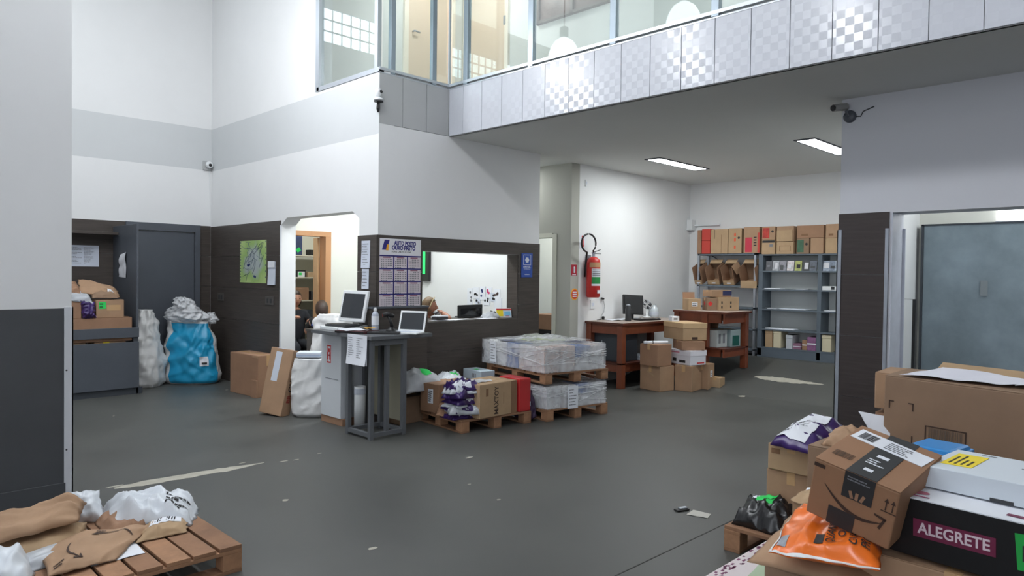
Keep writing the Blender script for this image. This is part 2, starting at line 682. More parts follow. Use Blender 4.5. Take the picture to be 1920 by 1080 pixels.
for j in range(nr):
    for i in range(nc):
        loc = (WX0 + (i + .5) * cw, YA + .035, WZ0 + (j + .5) * rh)
        if blk0 is None:
            blk0 = blk.build('glass_block', BLOCKGLOW, window_1, bevel=0.008, loc=loc)
        else:
            part_copy(blk0, window_1, loc)

# --- wall B (left, faces the nave) with the chamfered doorway and the upper window opening
b = MB()
DY0, DY1, DZ = 6.765, 8.57, 2.29
UY1, UZ0, UZ1 = 7.70, 3.80, 5.9
T = .2
b.box(XB, XB + T, DY1, YA, 0, 3.10)
b.box(XB, XB + T, YC, DY0, 0, 3.10)
b.box(XB, XB + T, DY0, DY1, DZ, 3.10)
ch = .14
for yy, s in ((DY0, 1), (DY1, -1)):
    b.poly([(XB, yy, DZ), (XB, yy + s * ch, DZ), (XB, yy, DZ - ch * .6), (XB + T, yy, DZ), (XB + T, yy + s * ch, DZ), (XB + T, yy, DZ - ch * .6)],
           [(0, 1, 2), (3, 5, 4), (1, 4, 5, 2), (0, 3, 4, 1), (0, 2, 5, 3)])
b.box(XB, XB + T, YC, YA, 3.10, 3.73, 1)
b.box(XB, XB + T, YC, YA, 3.73, UZ0)
b.box(XB, XB + T, UY1, YA, UZ0, UZ1)
b.box(XB, XB + T, YC + .05, YA, UZ1, TOP)
wall_b = struct(b.build('wall_left', [WHITE, BAND]))
boards_y(wall_b, DY1 + .012, YA - .02, 0, 2.262, XB, 0.45, LAMINATE)
boards_y(wall_b, YC - .012, DY0 + .01, 0, 2.012, XB, 0.40, LAMINATE)
# white metal jamb trims on the doorway edge
b = MB()
b.box(XB - .018, XB + .0, DY1 - .004, DY1 + .012, 0, 2.2)
struct(b.build('trim_1', TRIMWHITE))

# upper window set into wall B, and the glazed corner of the gallery
b = MB()
b.box(XB - .01, XB + .06, UY1 - .05, UY1 + .03, UZ0 - .03, UZ1)
b.box(XB - .01, XB + .06, YC, UY1, UZ0 - .035, UZ0 + .015)
b.box(XB + .0, XB + .05, 6.44, 6.50, UZ0, UZ1)
window_2 = struct(b.build('window_2', ALU))
MB().box(XB + .022, XB + .030, 6.46, UY1 - .04, UZ0 + .015, UZ1).build('pane', GLASS, window_2)

# --- wall C (counter wall) with the service window
b = MB()
CX1 = 6.957
WLX0, WLX1, WLZ0, WLZ1 = 4.985, 6.56, 1.035, 1.855
b.box(XB + T, WLX0, YC, YC + .19, 0, ZC)
b.box(WLX1, CX1, YC, YC + .19, 0, ZC)
b.box(WLX0, WLX1, YC, YC + .19, 0, WLZ0)
b.box(WLX0, WLX1, YC, YC + .19, WLZ1, ZC)
b.box(CX1 - .15, CX1, YC + .19, 9.0, 0, ZC)
wall_c = struct(b.build('wall_counter', WHITE))
boards_x(wall_c, XB - .014, WLX0, 0, 2.012, YC, 0.40, LAMINATE)
boards_x(wall_c, WLX1, CX1, 0, 2.012, YC, 0.40, LAMINATE)
boards_x(wall_c, WLX0, WLX1, 0, WLZ0, YC, 0.35, LAMINATE)
boards_x(wall_c, WLX0, WLX1, WLZ1, 2.012, YC, 0.2, LAMINATE)
bb = MB().box(WLX1 - .012, WLX1, YC, YC + .19, WLZ0, WLZ1)
bb.build('reveal_lining', LAMINATE, wall_c)
bb = MB().box(WLX0, WLX0 + .012, YC, YC + .19, WLZ0, WLZ1)
bb.build('reveal_lining', LAMINATE, wall_c)
MB().box(WLX0 + .0, WLX1, YC - .0, YC + .6, WLZ0 - .03, WLZ0 + .004).build('counter_top', LAMINATE, wall_c)
MB().box(XB + .0005, XB + T + .001, YC - .0015, YC, 2.9, ZC).build('corner_plaster', WHITE, wall_c)
# low projecting ledge under the calendar
MB().box(XB - .13, 5.0, YC - .10, YC - .014, 0, 1.215).build('ledge_front', LAMINATE, wall_c, bevel=.002)
MB().box(XB - .14, 5.01, YC - .115, YC - .0, 1.215, 1.235).build('ledge_top', GREYMETAL, wall_c, bevel=.002)

# --- gallery: slab, fascia panels, rail, glazing
slab = MB()
slab.box(XBAL + .03, 11.2, -6, YC + .19, ZC, 3.55)
slab.box(4.59, 11.2, YC + .19, 11, ZC, 3.55)
slab.box(XB + .02, XBAL + .03, YC + .02, YC + .3, ZC, 3.55)
ceiling_low = struct(slab.build('ceiling_gallery', CEIL))


def checker_panel_mat():
    m = bpy.data.materials.new('white fascia embossed in a checkered pattern')
    m.use_nodes = True
    nt = m.node_tree
    b_ = nt.nodes['Principled BSDF']
    b_.inputs['Base Color'].default_value = (*lin((200, 203, 211)), 1)
    tc = nt.nodes.new('ShaderNodeNewGeometry')
    ck = nt.nodes.new('ShaderNodeTexChecker')
    ck.inputs['Scale'].default_value = 16.0
    nt.links.new(tc.outputs['Position'], ck.inputs['Vector'])
    b_.inputs['Roughness'].default_value = 0.19
    sc = nt.nodes.new('ShaderNodeVectorMath')
    sc.operation = 'SCALE'
    sc.inputs[0].default_value = (0, 0, 0.072)
    nt.links.new(ck.outputs['Fac'], sc.inputs['Scale'])
    ad = nt.nodes.new('ShaderNodeVectorMath')
    ad.operation = 'ADD'
    nt.links.new(tc.outputs['Normal'], ad.inputs[0])
    nt.links.new(sc.outputs[0], ad.inputs[1])
    no = nt.nodes.new('ShaderNodeVectorMath')
    no.operation = 'NORMALIZE'
    nt.links.new(ad.outputs[0], no.inputs[0])
    nt.links.new(no.outputs[0], b_.inputs['Normal'])
    b_.inputs['Specular IOR Level'].default_value = 0.42
    return m


FASCIA = checker_panel_mat()
fas = MB().box(XBAL + .02, XBAL + .05, -6, YC, ZC, 3.78)
fascia = struct(fas.build('trim_2', GREYPAINT), 'gallery edge beam faced with white panels')
bb = MB().box(-.02, .02, .0035, .3145, ZC + .004, 3.752)
p0 = None
for i in range(32):
    y0 = 6.152 + .248 - .3175 * (i + 1) + .07
    if i == 0:
        c = MB().box(XBAL - .0, XBAL + .04, 6.154, YC - .004, ZC + .004, 3.752).build('panel', FASCIA, fascia)
        continue
    y0 = 6.152 - .3172 * i
    if p0 is None:
        p0 = bb.build('panel', FASCIA, fascia, loc=(XBAL + .02, y0, 0), bevel=.001)
    else:
        part_copy(p0, fascia, (XBAL + .02, y0, 0))
fas = MB().box(XB + .02, XBAL + .02, YC + .02, YC + .05, ZC, 3.78)
fascia2 = struct(fas.build('trim_3', GREYPAINT), 'gallery return beam faced with grey panels')
for x0, x1 in ((XB - .0, 4.697), (4.697, 5.032), (5.032, XBAL)):
    MB().box(x0 + .003, x1 - .003, YC - .002, YC + .03, ZC + .004, 3.752).build('panel', GREYPAINT, fascia2, bevel=.001)

b = MB()
b.box(XBAL - .012, XBAL + .035, -6, YC + .0, 3.785, 3.815)
b.box(XBAL - .004, XBAL + .03, -6, YC + .0, 3.752, 3.765)
rail = struct(b.build('trim_4', ALU), 'aluminium sill rail of the gallery glazing')
b = MB()
b.box(XB + .0, XBAL + .02, YC - .012, YC + .035, 3.785, 3.815)
b.box(XB + .0, XBAL + .02, YC - .004, YC + .03, 3.752, 3.765)
b.build('return_rail', ALU, rail)
MULL = mat('blue grey aluminium mullion', (150, 162, 172), 0.3, metal=0.5)
b = MB().box(-.02, .035, -.035, .035, 3.765, 6.0)
m0 = None
for y in (6.11, 5.09, 4.03, 2.98, 1.93, .88, -.17, -1.2):
    if m0 is None:
        m0 = b.build('mullion', MULL, rail, loc=(XBAL + .01, y, 0), bevel=.003)
    else:
        part_copy(m0, rail, (XBAL + .01, y, 0))
b = MB().box(-.03, .03, -.02, .035, 3.765, 6.0)
for x in (4.56, 5.135):
    b.build('mullion', MULL, rail, loc=(x, YC + .01, 0), bevel=.003)
MB().box(XBAL - .012, XBAL + .012, YC - .012, YC + .012, 3.765, 6.0).build('corner_post', ALU, rail)
ys = [YC - .01, 6.11, 5.09, 4.03, 2.98, 1.93, .88, -.17, -1.2]
for a, c in zip(ys[:-1], ys[1:]):
    MB().box(XBAL + .006, XBAL + .014, c + .03, a - .03, 3.81, 6.0).build('pane', GLASS, rail)
xs = [XB + .02, 4.56, 5.135, XBAL - .01]
for a, c in zip(xs[:-1], xs[1:]):
    MB().box(a + .025, c - .025, YC + .006, YC + .014, 3.81, 6.0).build('pane', GLASS, rail)

# rooms behind the gallery glazing
UPW = mat('upstairs wall paint', (222, 224, 222), 0.8)
DOORCREAM = mat('cream painted door', (226, 208, 188), 0.5)
b = MB()
b.box(6.9, 7.05, -6, 8.0, 3.55, 6.2)
b.box(4.59, 7.05, 7.9, 8.05, 3.55, 6.2)
upstairs = struct(b.build('wall_upstairs', UPW))
b = MB().box(4.4, 7.05, -6, 8.05, 6.0, 6.2)
struct(b.build('ceiling_upstairs', CEIL))
d1 = struct(MB().box(6.87, 6.9, 7.02, 7.82, 3.55, 5.75).build('door_1', DOORCREAM, bevel=.004))
for y0, y1, z0, z1 in ((6.95, 7.02, 3.55, 5.82), (7.82, 7.89, 3.55, 5.82), (6.95, 7.89, 5.75, 5.82)):
    MB().box(6.86, 6.92, y0, y1, z0, z1).build('door_frame', mat('pale door frame', (244, 236, 222), 0.5), d1)
for z in (3.85, 5.05):
    MB().box(6.845, 6.872, 7.0, 7.03, z, z + .12).build('hinge', GALV, d1)
d2 = struct(MB().box(5.86, 6.62, 7.87, 7.9, 3.55, 5.7).build('door_2', DOORCREAM, bevel=.004))
for x0, x1, z0, z1 in ((5.79, 5.86, 3.55, 5.77), (6.62, 6.69, 3.55, 5.77), (5.79, 6.69, 5.7, 5.77)):
    MB().box(x0, x1, 7.86, 7.92, z0, z1).build('door_frame', mat('pale door frame', (244, 236, 222), 0.5), d2)
hb = MB()
hb.tube([(5.93, 7.86, 4.92), (5.93, 7.82, 4.92), (6.02, 7.82, 4.915)], .012)
hb.build('door_handle', GALV, d2, smooth=True)
b = MB()
b.box(6.84, 6.92, 5.2, 6.42, 4.90, 4.935)
b.box(6.84, 6.92, 6.36, 6.42, 4.90, 5.9)
b.box(6.84, 6.92, 5.78, 5.82, 4.90, 5.9)
w3 = struct(b.build('window_3', mat('dark bronze frame', (92, 84, 80), 0.4)))
MB().box(6.87, 6.885, 5.2, 6.36, 4.93, 5.9).build('pane', mat('mottled stained pane', (112, 96, 92), 0.25, var=0.5, scale=5), w3)

# --- passage return wall with a doorway, wall D, wall E
b = MB()
b.box(7.77, 7.95, YD, 6.87, 0, ZC)
b.box(7.77, 7.95, 6.87, 7.9, 2.15, ZC)
b.box(7.77, 7.95, 7.9, 9.5, 0, ZC)
b.box(6.957, 7.77, 9.0, 9.2, 0, ZC)
RETM = mat('grey beige wall paint', (172, 172, 164), 0.8)
struct(b.build('wall_passage', RETM))
b = MB()
b.box(7.755, 7.775, 6.79, 6.87, 0, 2.2)
b.box(7.755, 7.775, 6.87, 7.95, 2.15, 2.215)
struct(b.build('trim_5', mat('putty door frame', (202, 202, 190), 0.6)))
b = MB()
b.box(9.4, 9.5, 6.75, 9.5, 0, ZC)
struct(b.build('wall_store', CREAM))
b = MB().box(7.95, XE + .2, YD, YD + .2, 0, ZC)
wall_d = struct(b.build('wall_extinguisher', WHITE))
b = MB().box(XE, XE + .2, 2.0, YD, 0, ZC)
wall_e = struct(b.build('wall_shelves', WHITE))
b = MB().box(6.9, XE, 2.2, 2.36, 0, ZC)
struct(b.build('wall_divider', WHITE))

# --- right pier, lintel and the bay behind it
b = MB()
b.box(XR, 6.9, 1.965, 2.40, 0, ZC)
b.box(XR, 6.9, -6, 1.965, 2.176, ZC)
b.box(XR, 6.9, -6, -2.2, 0, 2.176)
wall_r = struct(b.build('wall_right', mat('cool white wall paint', (206, 208, 214), 0.75)))
boards_y(wall_r, 1.985, 2.405, 0, 2.185, XR, 0.55, LAMINATE_R)
b = MB()
b.box(XR - .022, XR - .012, 2.375, 2.412, 0, 2.04)
b.box(XR - .022, 6.7, 2.404, 2.412, 0, 2.04)
struct(b.build('trim_6', GALV))
b = MB()
b.box(XR - .022, XR - .012, 1.985, 2.012, 0.0, 2.04)
struct(b.build('trim_7', GALV))
b = MB()
b.box(XR - .018, 6.9, 1.955, 1.964, 0, 2.174)
b.box(6.885, 6.905, 1.935, 1.957, 0, 2.05)
struct(b.build('trim_8', mat('scuffed white jamb plate', (186, 190, 202), 0.45, var=0.08, scale=9)))
b = MB()
b.box(8.3, 8.45, -6, 2.2, 0, ZC)
wall_bay = struct(b.build('wall_bay', CREAM))
ZINC = mat('mottled zinc door', (128, 142, 150), 0.45, metal=0.2, var=0.22, scale=3.0)
zd = struct(MB().box(8.2, 8.25, .3, 2.13, 0, 2.157).build('door_3', ZINC, bevel=.003))
for y0, y1, z0, z1 in ((2.13, 2.152, 0, 2.17), (.3, 2.152, 2.157, 2.172)):
    MB().box(8.19, 8.3, y0, y1, z0, z1).build('door_frame', DARKGREYMETAL, zd)
hb = MB()
hb.box(8.19, 8.2, 1.56, 1.62, 1.45, 1.6)
hb.build('lock_plate', mat('dull zinc plate', (128, 136, 140), .5), zd)
LAMPWIN = mat('overexposed window', (250, 252, 255), 0.3, emit=(250, 252, 255), estr=4.0)
w4 = struct(MB().box(8.27, 8.3, .2, 1.50, 2.175, 2.62).build('window_4', LAMPWIN))
MB().box(8.255, 8.3, .2, 1.52, 2.165, 2.185).build('window_sill', TRIMWHITE, w4)

# --- left pier
b = MB()
b.box(.45, 1.318, 5.6, 6.3, 1.327, TOP, 0)
b.box(.45, 1.315, 5.6, 6.3, 0, 1.327, 1)
pier = struct(b.build('wall_pier', [WHITE, CHARCOAL]))
MB().box(.45, 1.28, 5.588, 5.6, 0, .124).build('skirting', CHARCOAL, pier, bevel=.003)
b = MB()
b.box(1.272, 1.326, 5.590, 5.6, 0, 1.335)
b.box(1.318, 1.326, 5.590, 5.66, 0, 1.335)
trim9 = struct(b.build('trim_9', TRIMWHITE))
for z in (.35, .9):
    MB().lathe([(.006, 0), (.006, .004)], 8, M=Matrix.Rotation(R(90), 3, 'X')).build('screw', INK, trim9, loc=(1.285, 5.590, z))

# --- office and store behind walls B and C
b = MB()
OY = 8.95
FX0, FX1 = 4.78, 5.24
b.box(4.587, FX0 - .05, OY, OY + .12, 0, ZC)
b.box(FX1 + .05, 6.81, OY, OY + .12, 0, ZC)
b.box(FX0 - .05, FX1 + .05, OY, OY + .12, 2.13, ZC)
office = struct(b.build('wall_office', CREAM))
b = MB()
for x0, x1, z0, z1 in ((FX0 - .1, FX0, 0, 2.10), (FX1, FX1 + .09, 0, 2.10), (FX0 - .1, FX1 + .09, 2.10, 2.17)):
    b.box(x0, x1, OY - .02, OY + .14, z0, z1)
door4 = struct(b.build('door_4', PINEFRAME, bevel=.003))
MB().box(FX1 - .035, FX1, OY + .141, OY + .26, 0, 2.09).build('door_lining', mat('pale pine door leaf', (214, 178, 136), .5, var=.08, scale=4), door4, bevel=.003)
b = MB()
b.box(4.587, 6.9, 10.75, 10.9, 0, ZC)
b.box(6.3, 6.4, OY + .12, 10.8, 0, ZC)
struct(b.build('wall_storeroom', mat('storeroom wall paint', (206, 204, 190), 0.8)))

# --- enclosure behind the viewer
b = MB()
b.box(-6.2, -6, -6, 11, 0, TOP)
struct(b.build('wall_near', WHITE))
b = MB()
b.box(-6, XR, -6.2, -6, 0, TOP)
struct(b.build('wall_behind', WHITE))
b = MB()
b.box(-6.2, XBAL + 1.6, -6.2, 11, TOP, TOP + .2)
struct(b.build('ceiling_nave', CEIL))

# grey steel door on wall A
b = MB().box(3.30, 4.13, YA - .02, YA, 0, 2.155)
door5 = struct(b.build('door_5', GREYMETAL, bevel=.003))
for x0, x1, z0, z1 in ((3.19, 3.295, 0, 2.272), (4.135, 4.21, 0, 2.272), (3.295, 4.135, 2.165, 2.272)):
    MB().box(x0, x1, YA - .05, YA, z0, z1).build('door_frame', GREYMETAL, door5, bevel=.003)


# ------------------------------------------------------------------ lamps
LAMPGLOW = mat('glowing prismatic lamp dome', (250, 252, 255), 0.3, emit=(244, 248, 255), estr=5.0)
TUBEGLOW = mat('fluorescent tube light', (255, 255, 255), 0.3, emit=(250, 253, 255), estr=9.0)


def point_light(name, loc, power, radius, color, parent=None):
    l = bpy.data.lights.new(name, 'POINT')
    l.energy = power
    l.shadow_soft_size = radius
    l.color = color
    o = bpy.data.objects.new(name, l)
    COL.objects.link(o)
    o.location = loc
    if parent:
        o.parent = parent
    return o


LAMPS = ((2.68, 6.97, 105, 'nearest the far wall'), (2.68, 4.93, 38, 'second from the far wall'), (2.68, 2.9, 38, 'third from the far wall'),
         (2.68, .85, 38, 'fourth from the far wall'), (-1.6, 4.93, 10, 'of an added fill row beside the pier'), (-1.6, .85, 22, 'of an added fill row behind the viewer'))  # left row is unseen, added as fill light
for k, (x, y, w, where) in enumerate(LAMPS):
    t = thing('high_bay_lamp', 'glowing white high bay lamp over the hall, ' + where, 'lamp', (x, y, 4.85), group='high bay lamps of the hall')
    prof = [(.235, 0), (.225, .06), (.195, .16), (.14, .245), (.075, .29), (.06, .30)]
    MB().lathe(prof, 24, caps=False).build('dome', LAMPGLOW, t, smooth=True)
    MB().lathe([(.06, .30), (.065, .31), (.065, .45), (.03, .47)], 16).build('gear_housing', ALU, t, smooth=False)
    MB().tube([(0, 0, .46), (0, 0, TOP - 4.85)], .006).build('suspension_cable', DARKP, t)
    point_light('bulb', (0, 0, -.08), w, .16, (0.97, 0.985, 1.0), t)


def ceiling_light(x0, x1, y0, y1, label, power):
    t = thing('ceiling_light', label, 'ceiling light', ((x0 + x1) / 2, (y0 + y1) / 2, ZC), group='recessed strip lights under the gallery')
    hx, hy = (x1 - x0) / 2, (y1 - y0) / 2
    f = MB()
    f.box(-hx - .04, hx + .04, -hy - .02, -hy, -.012, 0)
    f.box(-hx - .04, hx + .04, hy, hy + .02, -.012, 0)
    f.box(-hx - .04, -hx, -hy, hy, -.012, 0)
    f.box(hx, hx + .04, -hy, hy, -.012, 0)
    f.build('frame', GREYMETAL, t)
    MB().box(-hx, hx, -hy, hy, -.008, -.002).build('diffuser', TUBEGLOW, t)
    l = bpy.data.lights.new('tube', 'AREA')
    l.shape = 'RECTANGLE'
    l.size = x1 - x0
    l.size_y = y1 - y0
    l.energy = power
    l.color = (0.95, 1.0, 0.99)
    o = bpy.data.objects.new('tube', l)
    COL.objects.link(o)
    o.parent = t
    o.location = (0, 0, -.016)


ceiling_light(8.22, 9.46, 5.35, 5.56, 'bright recessed strip light in front of the extinguisher wall', 26)
ceiling_light(8.20, 9.46, 3.27, 3.48, 'bright recessed strip light half hidden by the right pier', 24)
ceiling_light(5.0, 6.2, 7.4, 7.7, 'bright ceiling strip light inside the office behind the counter', 36)
ceiling_light(4.9, 5.9, 9.5, 9.7, 'ceiling strip light inside the storeroom behind the office', 14)
ceiling_light(7.1, 7.6, 7.4, 7.6, 'small ceiling light in the passage beside the counter', 6)
ceiling_light(8.3, 9.0, 7.6, 7.8, 'ceiling light of the room beyond the passage door', 22)
ceiling_light(7.2, 7.9, .3, .5, 'ceiling light of the bay with the zinc door', 24)
t = thing('ceiling_light', 'added round light brightening the glazed upper gallery', 'ceiling light', (5.9, 7.0, 6.0))  # unseen lamp added to brighten the room behind the upper window
MB().lathe([(.2, -.05), (.22, -.03), (.22, 0)], 20).build('diffuser', TUBEGLOW, t)
point_light('bulb', (0, 0, -.15), 25, .15, (1.0, 0.98, 0.95), t)
t = thing('ceiling_light', 'round ceiling light of the upper gallery nearer the glass front', 'ceiling light', (6.1, 2.4, 6.0))
MB().lathe([(.2, -.05), (.22, -.03), (.22, 0)], 20).build('diffuser', TUBEGLOW, t)
point_light('bulb', (0, 0, -.15), 30, .15, (1.0, 0.97, 0.92), t)
# ------------------------------------------------------------------ builders for parcels, bags, sacks, pallets
def carton(label, loc, size, rot=(0, 0, 0), m=None, name='cardboard_box', cat='box', group=None, flaps=True, tape=True,
           seam='x', bulge=0.0, tapem=None):
    """closed carton occupying local [0,L]x[0,W]x[0,H] with two top flaps, tape over the seam"""
    m = m or KRAFT
    L, W, H = size
    t = thing(name, label, cat, loc, rot, group)
    b = MB()
    fl = .003 if flaps else 0
    b.box(0, L, 0, W, 0, H - fl)
    b.build('body', m, t, bevel=min(.006, H * .04))
    if flaps:
        if seam == 'x':
            for y0, y1 in ((.001, W / 2 - .0015), (W / 2 + .0015, W - .001)):
                MB().box(.001, L - .001, y0, y1, H - .003, H).build('flap', m, t, bevel=.001)
        else:
            for x0, x1 in ((.001, L / 2 - .0015), (L / 2 + .0015, L - .001)):
                MB().box(x0, x1, .001, W - .001, H - .003, H).build('flap', m, t, bevel=.001)
    if tape:
        w = min(.05, W * .3)
        b = MB()
        if seam == 'x':
            b.box(-.0012, L + .0012, W / 2 - w / 2, W / 2 + w / 2, H, H + .001)
            b.box(-.0012, 0, W / 2 - w / 2, W / 2 + w / 2, H * .75, H)
            b.box(L, L + .0012, W / 2 - w / 2, W / 2 + w / 2, H * .75, H)
        else:
            b.box(L / 2 - w / 2, L / 2 + w / 2, -.0012, W + .0012, H, H + .001)
            b.box(L / 2 - w / 2, L / 2 + w / 2, -.0012, 0, H * .75, H)
            b.box(L / 2 - w / 2, L / 2 + w / 2, W, W + .0012, H * .75, H)
        b.build('tape', tapem or TAPE, t)
    return t


def sticker(t, face, size, u, v, w, h, m=None, name='label', rows=0, cols=1, seed=0, ink=None, rotz=0, lab=None, weight=.45):
    M = face_frame(face, size, u, v)
    if rotz:
        M = M @ Matrix.Rotation(R(rotz), 4, 'Z')
    o = slab_on(t, name, M, w, h, m or PAPER, label=lab)
    if rows:
        lines_on(o, 'print', M, w * .86, h * .84, rows, ink or INK, seed, cols=cols, weight=weight)
    return o


def nz(x, y, z=0.0):
    return noise.noise(Vector((x, y, z)))


def mailer(label, quad, thick, m, seed=0, wr=0.012, flat=0.06, sag=0.25, name='padded_mailer', cat='mailer', group=None, n=26,
           power=0.55, lump=0.35, crease=7.0):
    """flexible parcel: quad = 4 world corners (a,b,c,d), u from a to b, v from a to d"""
    a, b_, c, d = [Vector(q) for q in quad]
    cen = (a + b_ + c + d) / 4
    t = thing(name, label, cat, tuple(cen), (0, 0, 0), group)
    nrm = ((b_ - a).cross(d - a)).normalized()
    if nrm.z < 0:
        nrm = -nrm

    def prof(u, v):
        e = min(u, 1 - u, v, 1 - v)
        if e < flat:
            return 0.02 * e / flat
        uu = (u - flat) / (1 - 2 * flat) * 2 - 1
        vv = (v - flat) / (1 - 2 * flat) * 2 - 1
        s = max(0, (1 - abs(uu) ** 2.6)) * max(0, (1 - abs(vv) ** 2.6))
        return s ** power

    def base(u, v):
        p = a * (1 - u) * (1 - v) + b_ * u * (1 - v) + c * u * v + d * (1 - u) * v
        # slightly wavy outline
        e = min(u, 1 - u, v, 1 - v)
        k = max(0, 1 - e * 6)
        w = nz(u * 5 + seed * 3.1, v * 5 - seed) * .02 * k
        return p + (cen - p).normalized() * w - cen

    rg = random.Random(seed * 13 + 5)
    waves = []
    for k in range(6):
        an = rg.uniform(0, math.pi)
        waves.append((math.cos(an), math.sin(an), crease * rg.uniform(.25, .75), rg.random() * 6, rg.uniform(.4, 1)))

    def folds(u, v):
        h = 0
        for k, (cx, cy, f, ph, am) in enumerate(waves):
            x = (u * cx + v * cy) * f + ph + .5 * nz(u * 1.7 + k * 3, v * 1.7 + seed, k)
            x = abs((x % 1) - .5) * 2
            h += am * (1 - x) ** 2.2 * max(0, .35 + nz(u * 2 + k, v * 2 - k, seed * 1.3 + k) * 1.6)
        return h

    def top(u, v, off=0.0):
        pr = prof(u, v)
        q = base(u, v)
        e = min(u, 1 - u, v, 1 - v)
        k = min(1, e / max(flat, .05))
        h = thick * pr * (1 + lump * nz(u * 1.9 + seed, v * 1.9, seed * .7))
        h += wr * folds(u, v) * k * 1.2
        h += wr * .12 * nz(u * crease * 2.6, v * crease * 2.2 + seed, 9.1) * k
        return q + nrm * (max(h, 0.002) + off)

    def bot(u, v):
        return base(u, v) - nrm * (thick * sag * prof(u, v))

    g = MB()
    g.grid(lambda u, v: top(u, v), n, n)
    g.grid(lambda u, v: bot(u, v), n, n, flip=True)
    bm_o = g.build('body', m, t, smooth=True)
    # weld the rim
    me = bm_o.data
    bm = bmesh.new()
    bm.from_mesh(me)
    bmesh.ops.remove_doubles(bm, verts=[v for v in bm.verts if v.is_boundary], dist=0.0035)
    bm.to_mesh(me)
    bm.free()
    return t, top


def patch_on(t, top, u0, u1, v0, v1, m, name='label', off=.0022, n=8, lab=None):
    g = MB()
    g.grid(lambda u, v: top(u0 + (u1 - u0) * u, v0 + (v1 - v0) * v, off), n, n)
    g.grid(lambda u, v: top(u0 + (u1 - u0) * u, v0 + (v1 - v0) * v, off - .001), n, n, flip=True)
    o = g.build(name, m, t, smooth=True)
    if lab:
        o['label'] = lab
    return o


def print_on(t, top, cells, m, name='print', off=.0036):
    """small printed marks: cells = [(u0,u1,v0,v1)]"""
    g = MB()
    for u0, u1, v0, v1 in cells:
        g.grid(lambda u, v: top(u0 + (u1 - u0) * u, v0 + (v1 - v0) * v, off), 2, 2)
    o = g.build(name, m, t)
    o['kind'] = 'stuff'
    return o


def dashes(u0, u1, v0, v1, rows, seed=0, along='u'):
    rnd = random.Random(seed)
    out = []
    for i in range(rows):
        if along == 'u':
            a = v0 + (v1 - v0) * (i + .2) / rows
            c = v0 + (v1 - v0) * (i + .7) / rows
            x = u0
            e = u0 + (u1 - u0) * rnd.uniform(.5, 1)
            while x < e:
                d = (u1 - u0) * rnd.uniform(.08, .2)
                out.append((x, min(e, x + d), a, c))
                x += d + (u1 - u0) * .03
        else:
            a = u0 + (u1 - u0) * (i + .2) / rows
            c = u0 + (u1 - u0) * (i + .7) / rows
            x = v0
            e = v0 + (v1 - v0) * rnd.uniform(.5, 1)
            while x < e:
                d = (v1 - v0) * rnd.uniform(.08, .2)
                out.append((a, c, x, min(e, x + d)))
                x += d + (v1 - v0) * .03
    return out


def text_surf(t, top, body, uc, vc, du, dv, size, m, name='lettering', off=.0042, sx=1.0, bold=0.0):
    """lettering wrapped on a parcel surface; (du,dv) = text direction per metre in uv, size = text height in uv"""
    cu = bpy.data.curves.new(name, 'FONT')
    cu.body = body
    cu.size = 1.4
    cu.align_x = 'CENTER'
    cu.align_y = 'CENTER'
    cu.resolution_u = 3
    cu.offset = bold
    tmp = bpy.data.objects.new(name, cu)
    COL.objects.link(tmp)
    me = bpy.data.meshes.new_from_object(tmp.evaluated_get(bpy.context.evaluated_depsgraph_get()))
    bpy.data.objects.remove(tmp)
    bm = bmesh.new()
    bm.from_mesh(me)
    bmesh.ops.triangulate(bm, faces=bm.faces)
    bmesh.ops.subdivide_edges(bm, edges=[e for e in bm.edges if e.calc_length() > .35], cuts=1)
    for v in bm.verts:
        x, y = v.co.x * size * sx, v.co.y * size
        v.co = top(min(.97, max(.03, uc + x * du[0] + y * dv[0])), min(.97, max(.03, vc + x * du[1] + y * dv[1])), off)
    bm.to_mesh(me)
    bm.free()
    me.materials.clear()
    me.materials.append(m)
    o = bpy.data.objects.new(name, me)
    COL.objects.link(o)
    o.parent = t
    return o


def smile_cells(uc, vc, s, du, dv, top, t, m, name='smile_mark', off=.004, bend=.22, thick=.07, n=16):
    """curved arrow mark drawn on a parcel surface"""
    g = MB()

    def P(x, y):
        return top(uc + (x * du[0] + y * dv[0]) * s, vc + (x * du[1] + y * dv[1]) * s, off)

    pts = []
    for i in range(n + 1):
        x = -.5 + i / n
        yb = -bend * (1 - (2 * x) ** 2)
        w = thick * (.35 + .65 * math.sin(math.pi * min(1, (i + 1) / n * .8)))
        pts.append((x, yb, w))
    for (x0, y0, w0), (x1, y1, w1) in zip(pts[:-1], pts[1:]):
        g.poly([P(x0, y0 - w0 / 2), P(x1, y1 - w1 / 2), P(x1, y1 + w1 / 2), P(x0, y0 + w0 / 2)], [(0, 1, 2, 3)])
    g.poly([P(.34, .06), P(.56, .10), P(.52, .02), P(.40, .0)], [(0, 3, 2, 1)])
    g.poly([P(.56, .10), P(.47, -.2), P(.42, -.18), P(.50, .04)], [(0, 1, 2, 3)])
    return g.build(name, m, t)


